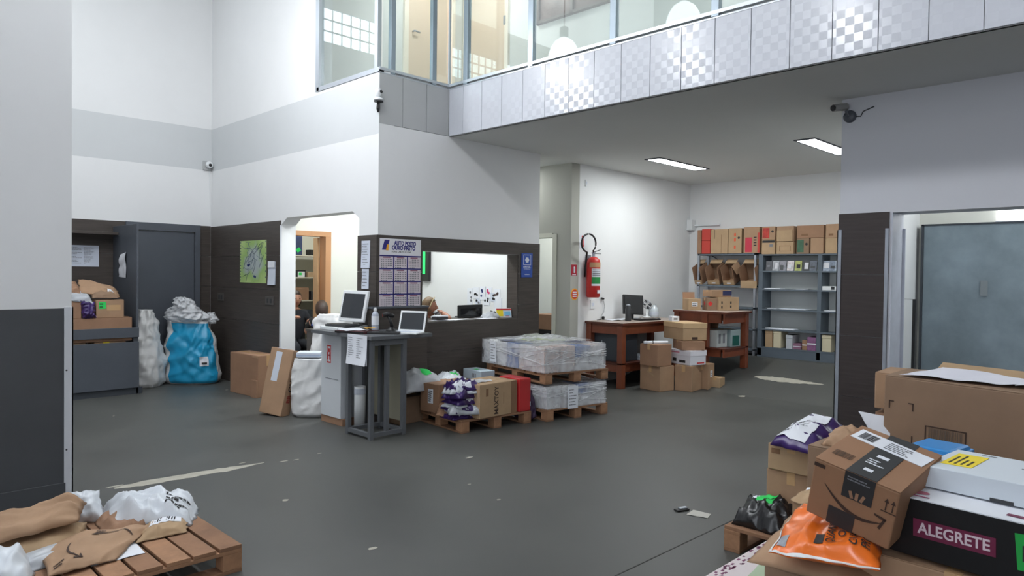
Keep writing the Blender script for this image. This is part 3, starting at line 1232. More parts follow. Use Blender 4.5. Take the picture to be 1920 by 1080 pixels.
def sack(label, loc, rz, prof, m, seed=0, fold=.03, name='woven_sack', cat='sack', group=None, nn=72, sup=2.6, lean=(0, 0), freq=5):
    """standing sack: prof = [(z, rx, ry)]"""
    t = thing(name, label, cat, loc, (0, 0, rz), group)

    def ring(k, zz):
        # interpolate profile
        for (z0, a0, b0), (z1, a1, b1) in zip(prof[:-1], prof[1:]):
            if zz <= z1 or (z1, a1, b1) == prof[-1]:
                f = max(0, min(1, (zz - z0) / max(1e-6, z1 - z0)))
                f = f * f * (3 - 2 * f)
                return a0 + (a1 - a0) * f, b0 + (b1 - b0) * f
    Hh = prof[-1][0]
    rg = random.Random(seed * 17 + 3)
    wv = [(rg.choice((-1, 1)) * rg.uniform(.8, 2.2), rg.uniform(.6, 2.0), rg.random() * 5, rg.uniform(.4, 1)) for k in range(7)]

    def crease(ang, v):
        h = 0
        for k, (fa, fv, ph, am) in enumerate(wv):
            c, s = math.cos(ang), math.sin(ang)
            x = c * fa + s * fa * .6 + v * fv * 2 + ph + .35 * nz(c * 1.5 + k, s * 1.5, v * 2)
            x = abs((x % 1) - .5) * 2
            h += am * (1 - x) ** 2.5 * max(0, .3 + 1.5 * nz(c + k * 2, s, v * 2.5 + seed))
        return h

    def surf(u, v, off=0.0):
        ang = 2 * math.pi * u
        z = Hh * v
        rx, ry = ring(0, z)
        c, s = math.cos(ang), math.sin(ang)
        rr = (abs(c) ** sup + abs(s) ** sup) ** (-1 / sup)
        d = 1 + 0 * off
        f = fold * (abs(nz(c * 1.7 + seed, s * 1.7, z * freq + seed)) * 2 - .4) * (0.35 + .65 * v)
        f += fold * .6 * nz(c * 3.7 + seed * 2, s * 3.7 + z * 2.2, z * freq * 2)
        f += fold * .9 * crease(ang, v) * min(1, v * 6)
        x = rr * c * (rx + f) + c * off
        y = rr * s * (ry + f) + s * off
        return Vector((x + lean[0] * v * v, y + lean[1] * v * v, z + .012 * nz(c * 2, s * 2 + seed, 5) * (v > .6)))

    g = MB()
    nv = 60
    base = len(g.v)
    for j in range(nv + 1):
        for i in range(nn):
            g.v.append(surf(i / nn, j / nv))
    for j in range(nv):
        for i in range(nn):
            a, b_ = base + j * nn + i, base + j * nn + (i + 1) % nn
            g.f.append([a, b_, b_ + nn, a + nn])
            g.m.append(0)
    g.f.append([base + i for i in range(nn)][::-1])
    g.m.append(0)
    e = base + nv * nn
    g.f.append([e + i for i in range(nn)])
    g.m.append(0)
    g.build('body', m, t, smooth=True)
    return t, surf


def surf_panel(t, surf, u0, u1, v0, v1, m, name='panel', off=.004, n=18):
    g = MB()
    g.grid(lambda u, v: surf(u0 + (u1 - u0) * u, v0 + (v1 - v0) * v, off), n, n)
    return g.build(name, m, t, smooth=True)


def pallet(label, loc, L, W, rz=0, along='y', n=7, group='wooden pallets on the floor', m=None, h=.14, bw=None, blocks=3, skip=()):
    """block pallet: deck boards, stringers, blocks, bottom boards; local [0,L]x[0,W]"""
    m = m or PALLETWOOD
    t = thing('wooden_pallet', label, 'pallet', loc, (0, 0, rz), group)
    rnd = random.Random(sum(map(ord, label)))
    span, run = (L, W) if along == 'y' else (W, L)
    bw = bw or span / n * .82
    for i in range(n):
        c = bw / 2 + (span - bw) * i / (n - 1)
        j = rnd.uniform(-.004, .004)
        b = MB()
        if along == 'y':
            b.box(c - bw / 2 + j, c + bw / 2 + j, 0, W, h - .02, h)
        else:
            b.box(0, L, c - bw / 2 + j, c + bw / 2 + j, h - .02, h)
        b.build('deck_board', rnd.choice((m, m, PALLETWOOD2)), t, bevel=.002)
    for i in range(3):
        c = .05 + (run - .1) * i / 2
        b = MB()
        if along == 'y':
            b.box(0, L, c - .05, c + .05, h - .04, h - .0205)
        else:
            b.box(c - .05, c + .05, 0, W, h - .04, h - .0205)
        b.build('stringer', m, t, bevel=.002)
        b = MB()
        if along == 'y':
            b.box(0, L, c - .05, c + .05, 0, .018)
        else:
            b.box(c - .05, c + .05, 0, W, 0, .018)
        b.build('bottom_board', PALLETWOOD2, t, bevel=.002)
        for k in range(blocks):
            d = .05 + (span - .1) * k / (blocks - 1)
            b = MB()
            if along == 'y':
                b.box(d - .05, d + .05, c - .049, c + .049, .0185, h - .0405)
            else:
                b.box(c - .049, c + .049, d - .05, d + .05, .0185, h - .0405)
            b.build('block', m, t, bevel=.002)
    return t


def sheet(label, pts, m=None, name='paper_sheet', cat='paper', group=None, curl=.01, seed=0, n=10, th=.0012, rows=0, cols=1):
    """thin sheet over 4 world corners with a little curl"""
    a, b_, c, d = [Vector(p) for p in pts]
    cen = (a + b_ + c + d) / 4
    nrm = (b_ - a).cross(d - a).normalized()
    t = thing(name, label, cat, tuple(cen), (0, 0, 0), group)

    def top(u, v, off=0.0):
        p = a * (1 - u) * (1 - v) + b_ * u * (1 - v) + c * u * v + d * (1 - u) * v - cen
        k = curl * (nz(u * 2 + seed, v * 2, seed) + 2.2 * max(0, u - .7) ** 2 + 2.2 * max(0, .25 - v) ** 2 * (seed % 2))
        return p + nrm * (abs(k) + off + th)
    g = MB()
    g.grid(lambda u, v: top(u, v), n, n)
    g.grid(lambda u, v: top(u, v, -th), n, n, flip=True)
    g.build('body', m or PAPER, t, smooth=True)
    if rows:
        cells = []
        for k in range(cols):
            cells += dashes(.08 + .86 * k / cols, .08 + .86 * (k + .85) / cols, .08, .92, rows, seed + k)
        print_on(t, top, cells, GREYINK, off=.0012)
    return t, top


def wall_sheet(label, M, w, h, m=None, name='notice_sheet', cat='notice', group=None, rows=0, cols=1, seed=0, ink=None, fold=.006, fill=(.5, 1.0), weight=.45):
    """paper fixed to a wall; M frame at its centre (Z outward), world space"""
    t = thing(name, label, cat, tuple(M.translation), M.to_euler(), group)
    I = Matrix.Identity(4)
    g = MB()
    g.grid(lambda u, v: (-w / 2 + w * u, -h / 2 + h * v, .002 + fold * abs(nz(u * 1.5 + seed, v * 1.5)) + fold * 1.5 * (1 - v) ** 3), 8, 8)
    g.grid(lambda u, v: (-w / 2 + w * u, -h / 2 + h * v, .001), 8, 8, flip=True)
    o = g.build('body', m or PAPER, t, smooth=True)
    if rows:
        lines_on(o, 'print', Matrix.Translation((0, 0, fold * .9 + .002)), w * .84, h * .86, rows, ink or GREYINK, seed, fill=fill, cols=cols, weight=weight)
    return t


def frame_at(p, X, Y):
    X, Y = Vector(X).normalized(), Vector(Y).normalized()
    Z = X.cross(Y)
    return Matrix(((X.x, Y.x, Z.x, p[0]), (X.y, Y.y, Z.y, p[1]), (X.z, Y.z, Z.z, p[2]), (0, 0, 0, 1)))


def on_x(x, y, z):   # frame on a wall facing -x
    return frame_at((x, y, z), (0, -1, 0), (0, 0, 1))


def on_y(y, x, z):   # frame on a wall facing -y
    return frame_at((x, y, z), (1, 0, 0), (0, 0, 1))


def tint_of(m, name, f):
    return m
# ================================================================== left bay: sorting bin, sacks, notices
t = thing('sorting_bin', 'blue grey metal sorting bin with slotted front and tall side panel', 'bin', (1.7, 9.78, 0))
ox = 1.7
b = MB().box(0, 3.06 - ox, 0, .02, .085, .675)
b.build('front_panel', GREYMETAL, t, bevel=.003)
MB().box(0, 3.06 - ox, 0, .03, .733, .858).build('top_rail', GREYMETAL, t, bevel=.003)
MB().box(0, 3.06 - ox + .05, .03, .06, 0, .085).build('plinth', DARKGREYMETAL, t)
MB().box(0, 3.06 - ox, .02, .98, .42, .44).build('shelf', DARKGREYMETAL, t)
MB().box(3.035 - ox, 3.06 - ox, .03, 1.0, 0, 2.19).build('side_panel', GREYMETAL, t, bevel=.003)
MB().box(0, 3.03 - ox, .74, .985, 2.065, 2.10).build('top_ledge', LAMINATE, t, bevel=.003)
for x in (.02, .55, 1.30):
    MB().box(x, x + .04, .03, .06, .675, .733).build('upright', GREYMETAL, t)
wall_sheet('white printed list taped inside the dark recess above the sorting bin', on_y(YA - .015, 2.60, 1.775), .52, .285, PAPERBLUE, rows=14, cols=3, seed=4, fill=(.3, .95), weight=.3)
tt, _ = sheet('curled white sheet taped to the tall grey side panel of the bin', ((3.033, 10.50, 1.50), (3.033, 10.19, 1.49), (3.033, 10.20, 1.83), (3.033, 10.45, 1.80)), PAPER, curl=.035, seed=1)

sz = (1.22, .34, .30)
t = carton('long flat cardboard box lying in the top of the sorting bin', (1.77, 9.83, .69), sz, m=KRAFT2, name='cardboard_box')
t = carton('cardboard box with a green sticker on top of the long box in the bin', (2.585, 9.85, .99), (.32, .26, .225), (0, 0, R(2)), m=KRAFT)
sticker(t, 'front', (.32, .26, .225), .07, .155, .08, .085, GREEN, rows=2, seed=3, lab='bright green sticker')
MB().box(.12, .28, -.002, 0, .09, .16).build('tape', TAPE, t)
t = carton('small cardboard box at the pier end of the sorting bin', (2.15, 9.86, .99), (.27, .28, .24), (0, 0, R(-4)), m=KRAFT2)
t = carton('cardboard box showing through the slot of the bin', (2.05, 9.84, .44), (.42, .3, .245), m=KRAFT4)
t = carton('cardboard box with yellow strap behind the slot of the bin', (2.56, 9.84, .44), (.36, .3, .245), m=KRAFT)
MB().box(.10, .17, -.003, 0, 0, .245).build('strap', YELLOW, t)


def Q(z, *px):
    return [at_z(x, y, zz) for (x, y), zz in zip(px, z if isinstance(z, (list, tuple)) else [z] * len(px))]


mailer('kraft bubble envelope with white labels on top of the bin pile', ((2.42, 9.95, 1.30), (2.88, 9.92, 1.24), (2.92, 10.22, 1.34), (2.48, 10.25, 1.47)), .05, KRAFT, seed=2, name='padded_envelope', cat='envelope')
t, tp = mailer('brown paper envelope slanting over the green-stickered box', ((2.55, 9.88, 1.235), (2.86, 9.88, 1.235), (2.93, 10.2, 1.24), (2.60, 10.2, 1.40)), .06, KRAFT4, seed=5, name='padded_envelope', cat='envelope')
patch_on(t, tp, .55, .9, .3, .8, PAPER, 'label')
mailer('rolled kraft envelope at the pier end of the bin pile', ((2.2, 9.9, 1.26), (2.45, 9.9, 1.26), (2.45, 10.15, 1.40), (2.25, 10.15, 1.44)), .07, KRAFT2, seed=8, name='padded_envelope', cat='envelope')
mailer('light grey crumpled poly bag on the sorting bin', ((2.15, 9.84, 1.24), (2.56, 9.83, 1.16), (2.58, 10.1, 1.26), (2.2, 10.1, 1.36)), .07, POLYGREY, seed=11, wr=.02, name='poly_mailer')
mailer('dark purple poly bag squeezed between the boxes in the bin', ((2.43, 9.83, .99), (2.575, 9.83, .99), (2.57, 9.86, 1.19), (2.40, 9.86, 1.22)), .05, PURPLE, seed=12, wr=.02, name='poly_mailer')

# sacks standing in the corner
prof = [(0, .26, .20), (.06, .29, .23), (.35, .28, .23), (.65, .24, .19), (.85, .18, .14), (.95, .15, .09), (1.05, .13, .05)]
sack('white woven sack half hidden behind the grey panel', (3.27, 10.42, 0), R(-45), prof, SACKWHITE, seed=2, fold=.035)
prof = [(0, .33, .18), (.05, .37, .22), (.30, .355, .22), (.60, .31, .19), (.80, .27, .15), (.88, .28, .14)]
t, sf = sack('white sack with a wide blue front panel leaning in the corner', (3.92, 10.28, 0), R(-45), prof, SACKWHITE, seed=7, fold=.03, lean=(-.07, .03))
BLUESACK = mat('turquoise printed sack', (32, 150, 194), 0.38, var=0.06, scale=5)
surf_panel(t, sf, .655, .955, .02, .97, BLUESACK, 'blue_panel', off=.012, n=48)
surf_panel(t, sf, .835, .885, .30, .45, PAPER, 'label', off=.018, n=8)
surf_panel(t, sf, .845, .875, .33, .36, INK, 'print', off=.022, n=4)
FILM = film_mat('crumpled clear film', (232, 234, 238), cover=1.2, rough=.3)
prof = [(0, .20, .12), (.06, .25, .15), (.14, .22, .13), (.22, .13, .10), (.30, .10, .07), (.35, .03, .03)]
t, sf = sack('crumpled ball of clear plastic film stuffed in the blue sack mouth', (3.83, 10.32, .87), R(-45), prof, FILM, seed=4, fold=.055, name='plastic_film', cat='plastic film', lean=(-.05, 0), freq=16)
prof = [(0, .07, .04), (.06, .10, .06), (.12, .05, .04), (.16, .015, .015)]
sack('small tuft of clear film at the wall side of the blue sack', (4.14, 10.2, .84), R(-45), prof, FILM, seed=9, fold=.03, name='plastic_film', cat='plastic film', freq=18)

# wall camera in the far corner
t = thing('corner_camera', 'small white wall camera with black lens in the far wall corner', 'camera', (4.32, YA, 3.186))
MB().box(-.065, .065, -.03, 0, -.075, .06).build('bracket', GREYPAINT, t, bevel=.006)
MB().lathe([(.045, 0), (.055, .03), (.05, .06), (.03, .07)], 16, M=Matrix.Rotation(R(90), 3, 'X')).build('head', WHITEP, t, smooth=True, loc=(.01, -.03, 0))
MB().lathe([(.025, 0), (.022, .012)], 14, M=Matrix.Rotation(R(90), 3, 'X')).build('lens', BLACKP, t, loc=(.01, -.098, -.005))
MB().tube([(.03, -.008, -.07), (.045, -.008, -.6), (.05, -.006, -.9)], .004, 6).build('cable', WHITEP, t)

# wall B: map, notice, switch plates
t = thing('map_poster', 'green and grey printed city map poster on the dark wall', 'poster', (XB - .016, 9.36, 1.73))


def map_mat():
    m = bpy.data.materials.new('printed city map')
    m.use_nodes = True
    nt = m.node_tree
    bs = nt.nodes['Principled BSDF']
    bs.inputs['Roughness'].default_value = .5
    tc = nt.nodes.new('ShaderNodeTexCoord')
    n1 = nt.nodes.new('ShaderNodeTexNoise')
    n1.inputs['Scale'].default_value = 4.5
    n1.inputs['Detail'].default_value = 3
    gr = nt.nodes.new('ShaderNodeVectorMath')
    gr.operation = 'LENGTH'
    mp = nt.nodes.new('ShaderNodeMapping')
    mp.inputs['Scale'].default_value = (0, 1.1, 1.5)
    nt.links.new(tc.outputs['Object'], mp.inputs[0])
    nt.links.new(mp.outputs[0], gr.inputs[0])
    nt.links.new(tc.outputs['Object'], n1.inputs['Vector'])
    ad = nt.nodes.new('ShaderNodeMath')
    ad.operation = 'MULTIPLY_ADD'
    ad.inputs[1].default_value = .5
    nt.links.new(n1.outputs['Fac'], ad.inputs[0])
    nt.links.new(gr.outputs['Value'], ad.inputs[2])
    rp = nt.nodes.new('ShaderNodeValToRGB')
    rp.color_ramp.elements[0].position = .46
    rp.color_ramp.elements[0].color = (*lin((168, 178, 178)), 1)
    rp.color_ramp.elements[1].position = .60
    rp.color_ramp.elements[1].color = (*lin((150, 182, 108)), 1)
    e = rp.color_ramp.elements.new(.8)
    e.color = (*lin((176, 200, 130)), 1)
    nt.links.new(ad.outputs[0], rp.inputs['Fac'])
    nt.links.new(rp.outputs[0], bs.inputs['Base Color'])
    return m


MB().box(0, .003, -.40, .40, -.29, .29).build('sheet', map_mat(), t)
rd = random.Random(5)
g = MB()
for k in range(26):
    y, z = rd.uniform(-.2, .2), rd.uniform(-.16, .2)
    a = rd.uniform(0, 6.28)
    pts = [(-.002, y, z)]
    for s in range(5):
        a += rd.uniform(-.4, .4)
        y += .045 * math.cos(a)
        z += .04 * math.sin(a)
        pts.append((-.002, max(-.38, min(.38, y)), max(-.27, min(.27, z))))
    g.tube(pts, .003, 4)
g.build('roads', mat('map road ink', (110, 122, 134), .7), t)
g = MB()
for k in range(14):
    z = -.26 + k * .04
    g.box(-.0015, 0, .365, .39, z, z + .012)
    if k % 2:
        g.box(-.0015, 0, -.39, -.375, z, z + .02)
for y, z in ((.15, -.05), (.12, -.055), (-.05, -.2), (-.08, -.21), (.1, -.04)):
    g.box(-.0035, 0, y - .02, y + .02, z - .012, z + .012)
g.build('print', mat('navy map ink', (44, 58, 110), .7), t)
wall_sheet('white two-part notice pinned right beside the city map', on_x(XB - .016, 8.80, 1.575), .21, .31, PAPERBLUE, rows=0, seed=2)
t = thing('notice_sheet', 'small white slip overlapping the top of the notice beside the map', 'notice', (XB - .03, 8.80, 1.69))
MB().box(0, .002, -.10, .09, -.04, .045).build('body', PAPER, t)
for y0, y1, lab in ((10.29, 10.5, 'dark grey switch plate on the dark wall near the blue sack'), (8.735, 8.97, 'dark grey double switch plate under the map notice')):
    t = thing('switch_plate', lab, 'switch', (XB - .016, (y0 + y1) / 2, 1.21))
    MB().box(-.008, .002, (y0 - y1) / 2, (y1 - y0) / 2, -.055, .055).build('plate', mat('graphite plastic plate', (84, 80, 78), .4), t, bevel=.003)
    MB().box(-.012, -.008, -.07, -.02, -.03, .03).build('rocker', DARKP, t, bevel=.002)
    MB().box(-.012, -.008, .02, .07, -.03, .03).build('rocker', DARKP, t, bevel=.002)

# cartons by the doorway
sz = (.69, .28, .53)
t = carton('large cardboard box standing by the dark wall left of the doorway', (3.99, 9.19, 0), sz, (0, 0, R(-85)), m=KRAFT2)
MB().box(.55, .69, -.004, 0, .50, .525).build('side_flap', KRAFT, t, bevel=.001)
MB().box(.56, .70, -.03, -.004, 0, .22).build('side_flap', KRAFT2, t, bevel=.001)
sz = (.313, .148, .731)
t = carton('tall narrow cardboard box leaning back with a paper sheet taped on', (3.584, 7.509, 0.035), sz, (R(-10), R(5.2), R(-68.9)), m=KRAFT, flaps=True, tape=False)
sticker(t, 'front', sz, .125, .53, .085, .33, PAPERBLUE, name='paper', rotz=-1)
MB().box(.085, .165, -.001, .09, .731, .733).build('paper', PAPERBLUE, t)
M = face_frame('right', sz, .075, .42) @ Matrix.Rotation(R(90), 4, 'Z')
text_obj('lettering', 'OHARA', .062, INK, t, M, width=.30, bold=.002)
M = face_frame('right', sz, .075, .19) @ Matrix.Rotation(R(90), 4, 'Z')
text_obj('lettering', 'BR', .055, mat('dull red print', (140, 48, 40), .7), t, M, width=.09, bold=.002)

prof = [(0, .17, .16), (.04, .21, .20), (.30, .215, .20), (.55, .20, .18), (.64, .19, .17)]
t, sf = sack('white sack standing between the tall leaning box and the white cabinet', (4.03, 7.12, 0), R(-45), prof, SACKWHITE, seed=3, fold=.012, sup=3.2)
t = thing('paper_pack', 'blue and white paper pack lying on the white sack', 'paper pack', (3.99, 7.12, .655), (0, 0, R(-40)))
MB().box(-.13, .13, -.10, .10, 0, .055).build('body', PAPERBLUE, t, bevel=.008)
MB().box(-.131, .131, -.101, .101, .018, .024).build('band', mat('pale blue band', (140, 170, 205), .6), t)
prof = [(0, .22, .20), (.05, .25, .22), (.55, .25, .22), (.85, .24, .20), (1.02, .21, .17), (1.10, .16, .10)]
sack('tall full white sack rising behind the white cabinet in the doorway', (4.50, 7.42, 0), R(-45), prof, SACKWHITE, seed=13, fold=.03, sup=3)

# ================================================================== parcel counter stand
t = thing('parcel_stand', 'grey welded steel stand with open legs and flat top', 'stand', (3.80, 5.64, 0))
Lx = (.022, .40)
for x in Lx:
    for y in (.025, .415, .70):
        MB().box((x if y < .6 or x > .1 else .20) - .022, (x if y < .6 or x > .1 else .20) + .022, y - .022, y + .022, 0, .955).build('leg', FRAMEGREY, t, bevel=.003)
for x in Lx:
    for y0, y1 in ((.047, .393),):
        MB().box(x - .02, x + .02, y0, y1, .025, .065).build('bottom_rail', FRAMEGREY, t, bevel=.003)
for y in (.025, .415):
    MB().box(.044, .378, y - .02, y + .02, .025, .065).build('bottom_rail', FRAMEGREY, t, bevel=.003)
    MB().box(.044, .378, y - .02, y + .02, .90, .955).build('top_rail', FRAMEGREY, t, bevel=.003)
MB().box(-.015, .72, -.025, 1.10, .957, .995).build('top', FRAMEGREY, t, bevel=.004)
MB().box(.19, .23, .02, .06, .065, .955).build('leg', FRAMEGREY, t, bevel=.003)
MB().box(.425, .44, .06, .79, .12, .95).build('back_panel', mat('beige hardboard', (150, 146, 128), .7), t)
wall_sheet('printed price list hanging over the front edge of the steel stand', on_x(3.775, 5.835, .855), .335, .29, PAPER, rows=12, cols=2, seed=9, fill=(.3, .9), fold=.015, weight=.25)

sz = (.42, .40, .88)
t = thing('cabinet', 'narrow white cabinet with a red pictogram under the stand top', 'cabinet', (3.93, 6.38, .075))
MB().box(0, .42, 0, .39, 0, .875).build('body', mat('off white laminate', (205, 209, 214), .5), t, bevel=.004)
M = face_frame('left', (.42, .39, .875), .16, .66)
g = slab_on(t, 'sign', M, .09, .20, PAPER)
gg = MB()
for x0, x1, y0, y1 in ((-.04, -.028, -.095, .095), (.028, .04, -.095, .095), (-.03, .03, .08, .095), (-.03, .03, -.095, -.08), (-.02, .02, .02, .06), (-.025, -.008, -.06, .02), (.008, .025, -.06, .02), (-.025, .025, -.02, -.005)):
    gg.box(x0, x1, y0, y1, .0012, .0022)
gg.v = [M @ p for p in gg.v]
gg.build('pictogram', RED, t)
MB().box(-.003, .0, .05, .30, .40, .405).build('door_gap', GREYINK, t)
carton('flattened cardboard piece under the white cabinet', (3.94, 6.36, 0), (.40, .42, .073), m=KRAFT2, name='cardboard_box', flaps=False, tape=False)
t = thing('paper_tube', 'white plastic tube standing inside the steel stand', 'tube', (4.08, 6.25, .0))
MB().lathe([(.058, .0), (.058, .42), (.052, .42), (.052, .02)], 20).build('body', WHITEP, t, smooth=True)
MB().lathe([(.0605, .34), (.0605, .40)], 20, caps=False).build('rim', PAPERBLUE, t, smooth=True)

# things on the stand
Z1 = .996
t = thing('computer_monitor', 'old white framed computer monitor with dark screen on the stand', 'monitor', (4.20, 6.56, Z1), (0, 0, R(8)))
MB().box(-.10, .14, -.13, .13, 0, .03).build('base', WHITEP, t, bevel=.01)
MB().box(.02, .08, -.05, .05, .03, .16).build('neck', mat('grey beige plastic', (150, 148, 142), .5), t, bevel=.006)
tilt = Matrix.Rotation(R(12), 3, 'Y')
b = MB().obox((0, 0, .24), (.035, .40, .34), tilt)
b.build('bezel', WHITEP, t, bevel=.008)
MB().obox((-.0185 + .0, 0, .245), (.003, .335, .265), tilt).build('screen', SCREEN, t)
MB().obox((.035, 0, .23), (.05, .28, .22), tilt).build('back_shell', GREYPAINT, t, bevel=.015)
t = thing('keyboard', 'dark grey keypad box lying in front of the white monitor', 'keyboard', (4.02, 6.50, Z1 + .035), (0, 0, R(10)))
MB().box(-.10, .10, -.16, .16, 0, .022).build('body', DARKP, t, bevel=.005)
g = MB()
for i in range(4):
    for j in range(8):
        g.box(-.085 + i * .043, -.05 + i * .043, -.145 + j * .037, -.113 + j * .037, .022, .027)
g.build('keys', BLACKP, t)
t = thing('paper_box', 'low white box under the keypad at the end of the stand', 'box', (3.87, 6.36, Z1))
MB().box(0, .28, 0, .34, 0, .034).build('body', WHITEP, t, bevel=.004)
t = thing('folder', 'dark red and black folder with loose papers on the stand', 'folder', (3.94, 6.11, Z1), (0, 0, R(20)))
MB().box(-.13, .13, -.19, .17, 0, .022).build('cover', mat('dark red cover', (70, 22, 30), .5), t, bevel=.004)
MB().box(-.134, .12, -.185, .165, .004, .018).build('pages', BLACKP, t)
sheet('loose white papers spread over the red folder', ((3.79, 6.05, 1.019), (4.02, 6.0, 1.019), (4.05, 6.28, 1.022), (3.83, 6.33, 1.022)), PAPER, curl=.012, seed=3)
sheet('small orange slip on the folder of the stand', ((4.0, 6.02, 1.034), (4.10, 5.98, 1.034), (4.13, 6.09, 1.036), (4.03, 6.12, 1.036)), mat('orange yellow paper', (236, 176, 60), .7), curl=.008, seed=5)
t = thing('spray_bottle', 'clear white sanitizer bottle with white cap on the stand', 'bottle', (4.24, 6.22, Z1))
MB().lathe([(.036, 0), (.038, .01), (.038, .16), (.028, .185), (.014, .20)], 20).build('body', mat('milky bottle plastic', (176, 182, 196), .2), t, smooth=True)
MB().lathe([(.0385, .06), (.0385, .15)], 20, caps=False).build('label', PAPER, t, smooth=True)
MB().lathe([(.018, .20), (.018, .225), (.010, .228), (.010, .24)], 14).build('cap', WHITEP, t)
t = thing('barcode_scanner', 'black handheld barcode scanner standing in its cradle', 'scanner', (4.30, 6.02, Z1), (0, 0, R(-35)))
MB().lathe([(.055, 0), (.055, .012), (.03, .03), (.02, .05)], 18).build('base', BLACKP, t, smooth=True)
MB().tube([(.01, 0, .04), (-.005, 0, .10), (-.03, 0, .165)], [.02, .017, .018], 10).build('handle', BLACKP, t, smooth=True)
MB().tube([(.03, 0, .155), (-.04, 0, .178), (-.085, 0, .165)], [.018, .028, .024], 12).build('head', BLACKP, t, smooth=True)
MB().lathe([(.02, 0), (.02, .004)], 12, M=Matrix.Rotation(R(-95), 3, 'Y')).build('scan_window', RED, t, loc=(-.085, 0, .165))
t = thing('keyboard', 'flat black keyboard lying on the front edge of the stand', 'keyboard', (4.06, 5.84, Z1), (0, 0, R(-52)))
MB().box(-.19, .19, -.065, .065, 0, .018).build('body', BLACKP, t, bevel=.004)
g = MB()
for i in range(13):
    for j in range(4):
        g.box(-.18 + i * .0277, -.157 + i * .0277, -.055 + j * .028, -.032 + j * .028, .018, .022)
g.build('keys', DARKP, t)
t = thing('laptop', 'small white laptop with open dark screen on the stand corner', 'laptop', (4.36, 5.76, Z1), (0, 0, R(-62)))
MB().box(-.15, .15, -.20, .0, 0, .015).build('base', WHITEP, t, bevel=.004)
MB().box(-.12, .12, -.12, -.015, .015, .017).build('keys', PAPERBLUE, t)
tl = Matrix.Rotation(R(-18), 3, 'X')
MB().obox((0, .035, .115), (.29, .012, .215), tl).build('lid', WHITEP, t, bevel=.004)
MB().obox((0, .028, .117), (.25, .004, .175), tl).build('screen', SCREEN, t)
# ================================================================== pallets in front of the counter
pallet('pallet carrying cartons and the purple bundle before the counter', (4.64, 5.29, 0), .92, .86, R(-6), along='x', n=6, h=.13)
sz = (.552, .40, .345)
t = carton('long tan carton printed MAXTOY on the pallet', (4.815, 5.215, .132), sz, (0, 0, R(1.4)), m=KRAFT3)
M = face_frame('front', sz, .245, .165) @ Matrix.Rotation(R(90), 4, 'Z')
text_obj('lettering', 'MAXTOY', .058, BROWNINK, t, M, width=.29, bold=.001)
MB().box(.09, .125, -.0015, 0, .22, .30).build('print', FLAPDARK, t)
MB().box(.345, .352, -.0012, 0, .12, .24).build('print', FLAPDARK, t)
slab_on(t, 'tape', face_frame('front', sz, .50, .172), .08, .345, mat('brown tape shade', (132, 100, 74), .4), t=.001)
sheet('crumpled clear envelope on the MAXTOY carton', ((4.90, 5.33, .480), (5.10, 5.33, .480), (5.10, 5.5, .482), (4.92, 5.52, .482)), FILM, curl=.02, seed=8)
t = thing('red_case', 'red plastic case standing at the pallet end beside the MAXTOY carton', 'case', (5.385, 5.205, .132), (0, 0, R(-3)))
MB().box(0, .165, 0, .34, 0, .355).build('body', mat('red plastic shell', (188, 44, 46), .4, var=.05, scale=4), t, bevel=.012)
MB().box(.02, .05, -.004, .34, .33, .352).build('hinge_edge', RED, t, bevel=.002)
MB().box(.15, .158, -.003, 0, .05, .10).build('tab', PAPER, t)
sz = (.50, .27, .30)
t = carton('reddish carton with a white label behind the purple bundle', (4.70, 5.72, .132), sz, (0, 0, R(8)), m=KRAFT2, seam='y')
sticker(t, 'left', sz, .15, .17, .075, .15, PAPER, rows=6, seed=2)
sz = (.34, .30, .28)
t = carton('brown carton with three white labels standing behind the steel stand', (4.42, 6.02, .0), sz, (0, 0, R(4)), m=KRAFT4)
for u in (.05, .14, .24):
    sticker(t, 'left', sz, u, .12, .06, .09, PAPER, rows=4, seed=int(u * 100))
sticker(t, 'front', sz, .05, .10, .06, .09, PAPER, rows=4, seed=77)
t, tp = mailer('light grey poly bag with a green sticker on the brown carton', ((4.40, 5.92, .34), (4.98, 5.92, .36), (5.0, 6.26, .40), (4.45, 6.28, .42)), .15, POLYGREY, seed=21, wr=.03, name='poly_mailer')
patch_on(t, tp, .52, .72, .30, .60, GREEN, 'sticker', lab='bright green sticker')
t, tp = mailer('pale poly bag with green marks behind the reddish carton', ((4.98, 5.94, .36), (5.36, 5.94, .36), (5.38, 6.26, .38), (5.0, 6.26, .38)), .075, POLYWHITE, seed=24, wr=.03, name='poly_mailer')
patch_on(t, tp, .5, .75, .35, .6, GREEN, 'sticker', lab='bright green sticker')
sz = (.20, .36, .11)
t = carton('pale blue foam box with a green mark behind the MAXTOY carton', (5.54, 5.98, .36), sz, (0, 0, R(-6)), m=mat('pale blue foam', (186, 202, 214), .6, var=.04), name='foam_box', flaps=False, tape=False)
slab_on(t, 'sticker', face_frame('top', sz, .08, .2), .05, .06, GREEN)
for u in (.09, .12, .15):
    slab_on(t, 'print', face_frame('left', sz, u + .1, .05), .012, .05, GREYINK)
carton('plain carton under the pale bags against the counter wall', (5.0, 5.95, .132), (.74, .38, .225), m=KRAFT4)
mailer('torn kraft envelope on the pallet edge beside the purple bundle', ((4.58, 5.62, .14), (4.70, 5.40, .14), (4.86, 5.55, .22), (4.72, 5.74, .24)), .05, KRAFT2, seed=30, name='padded_envelope', cat='envelope')

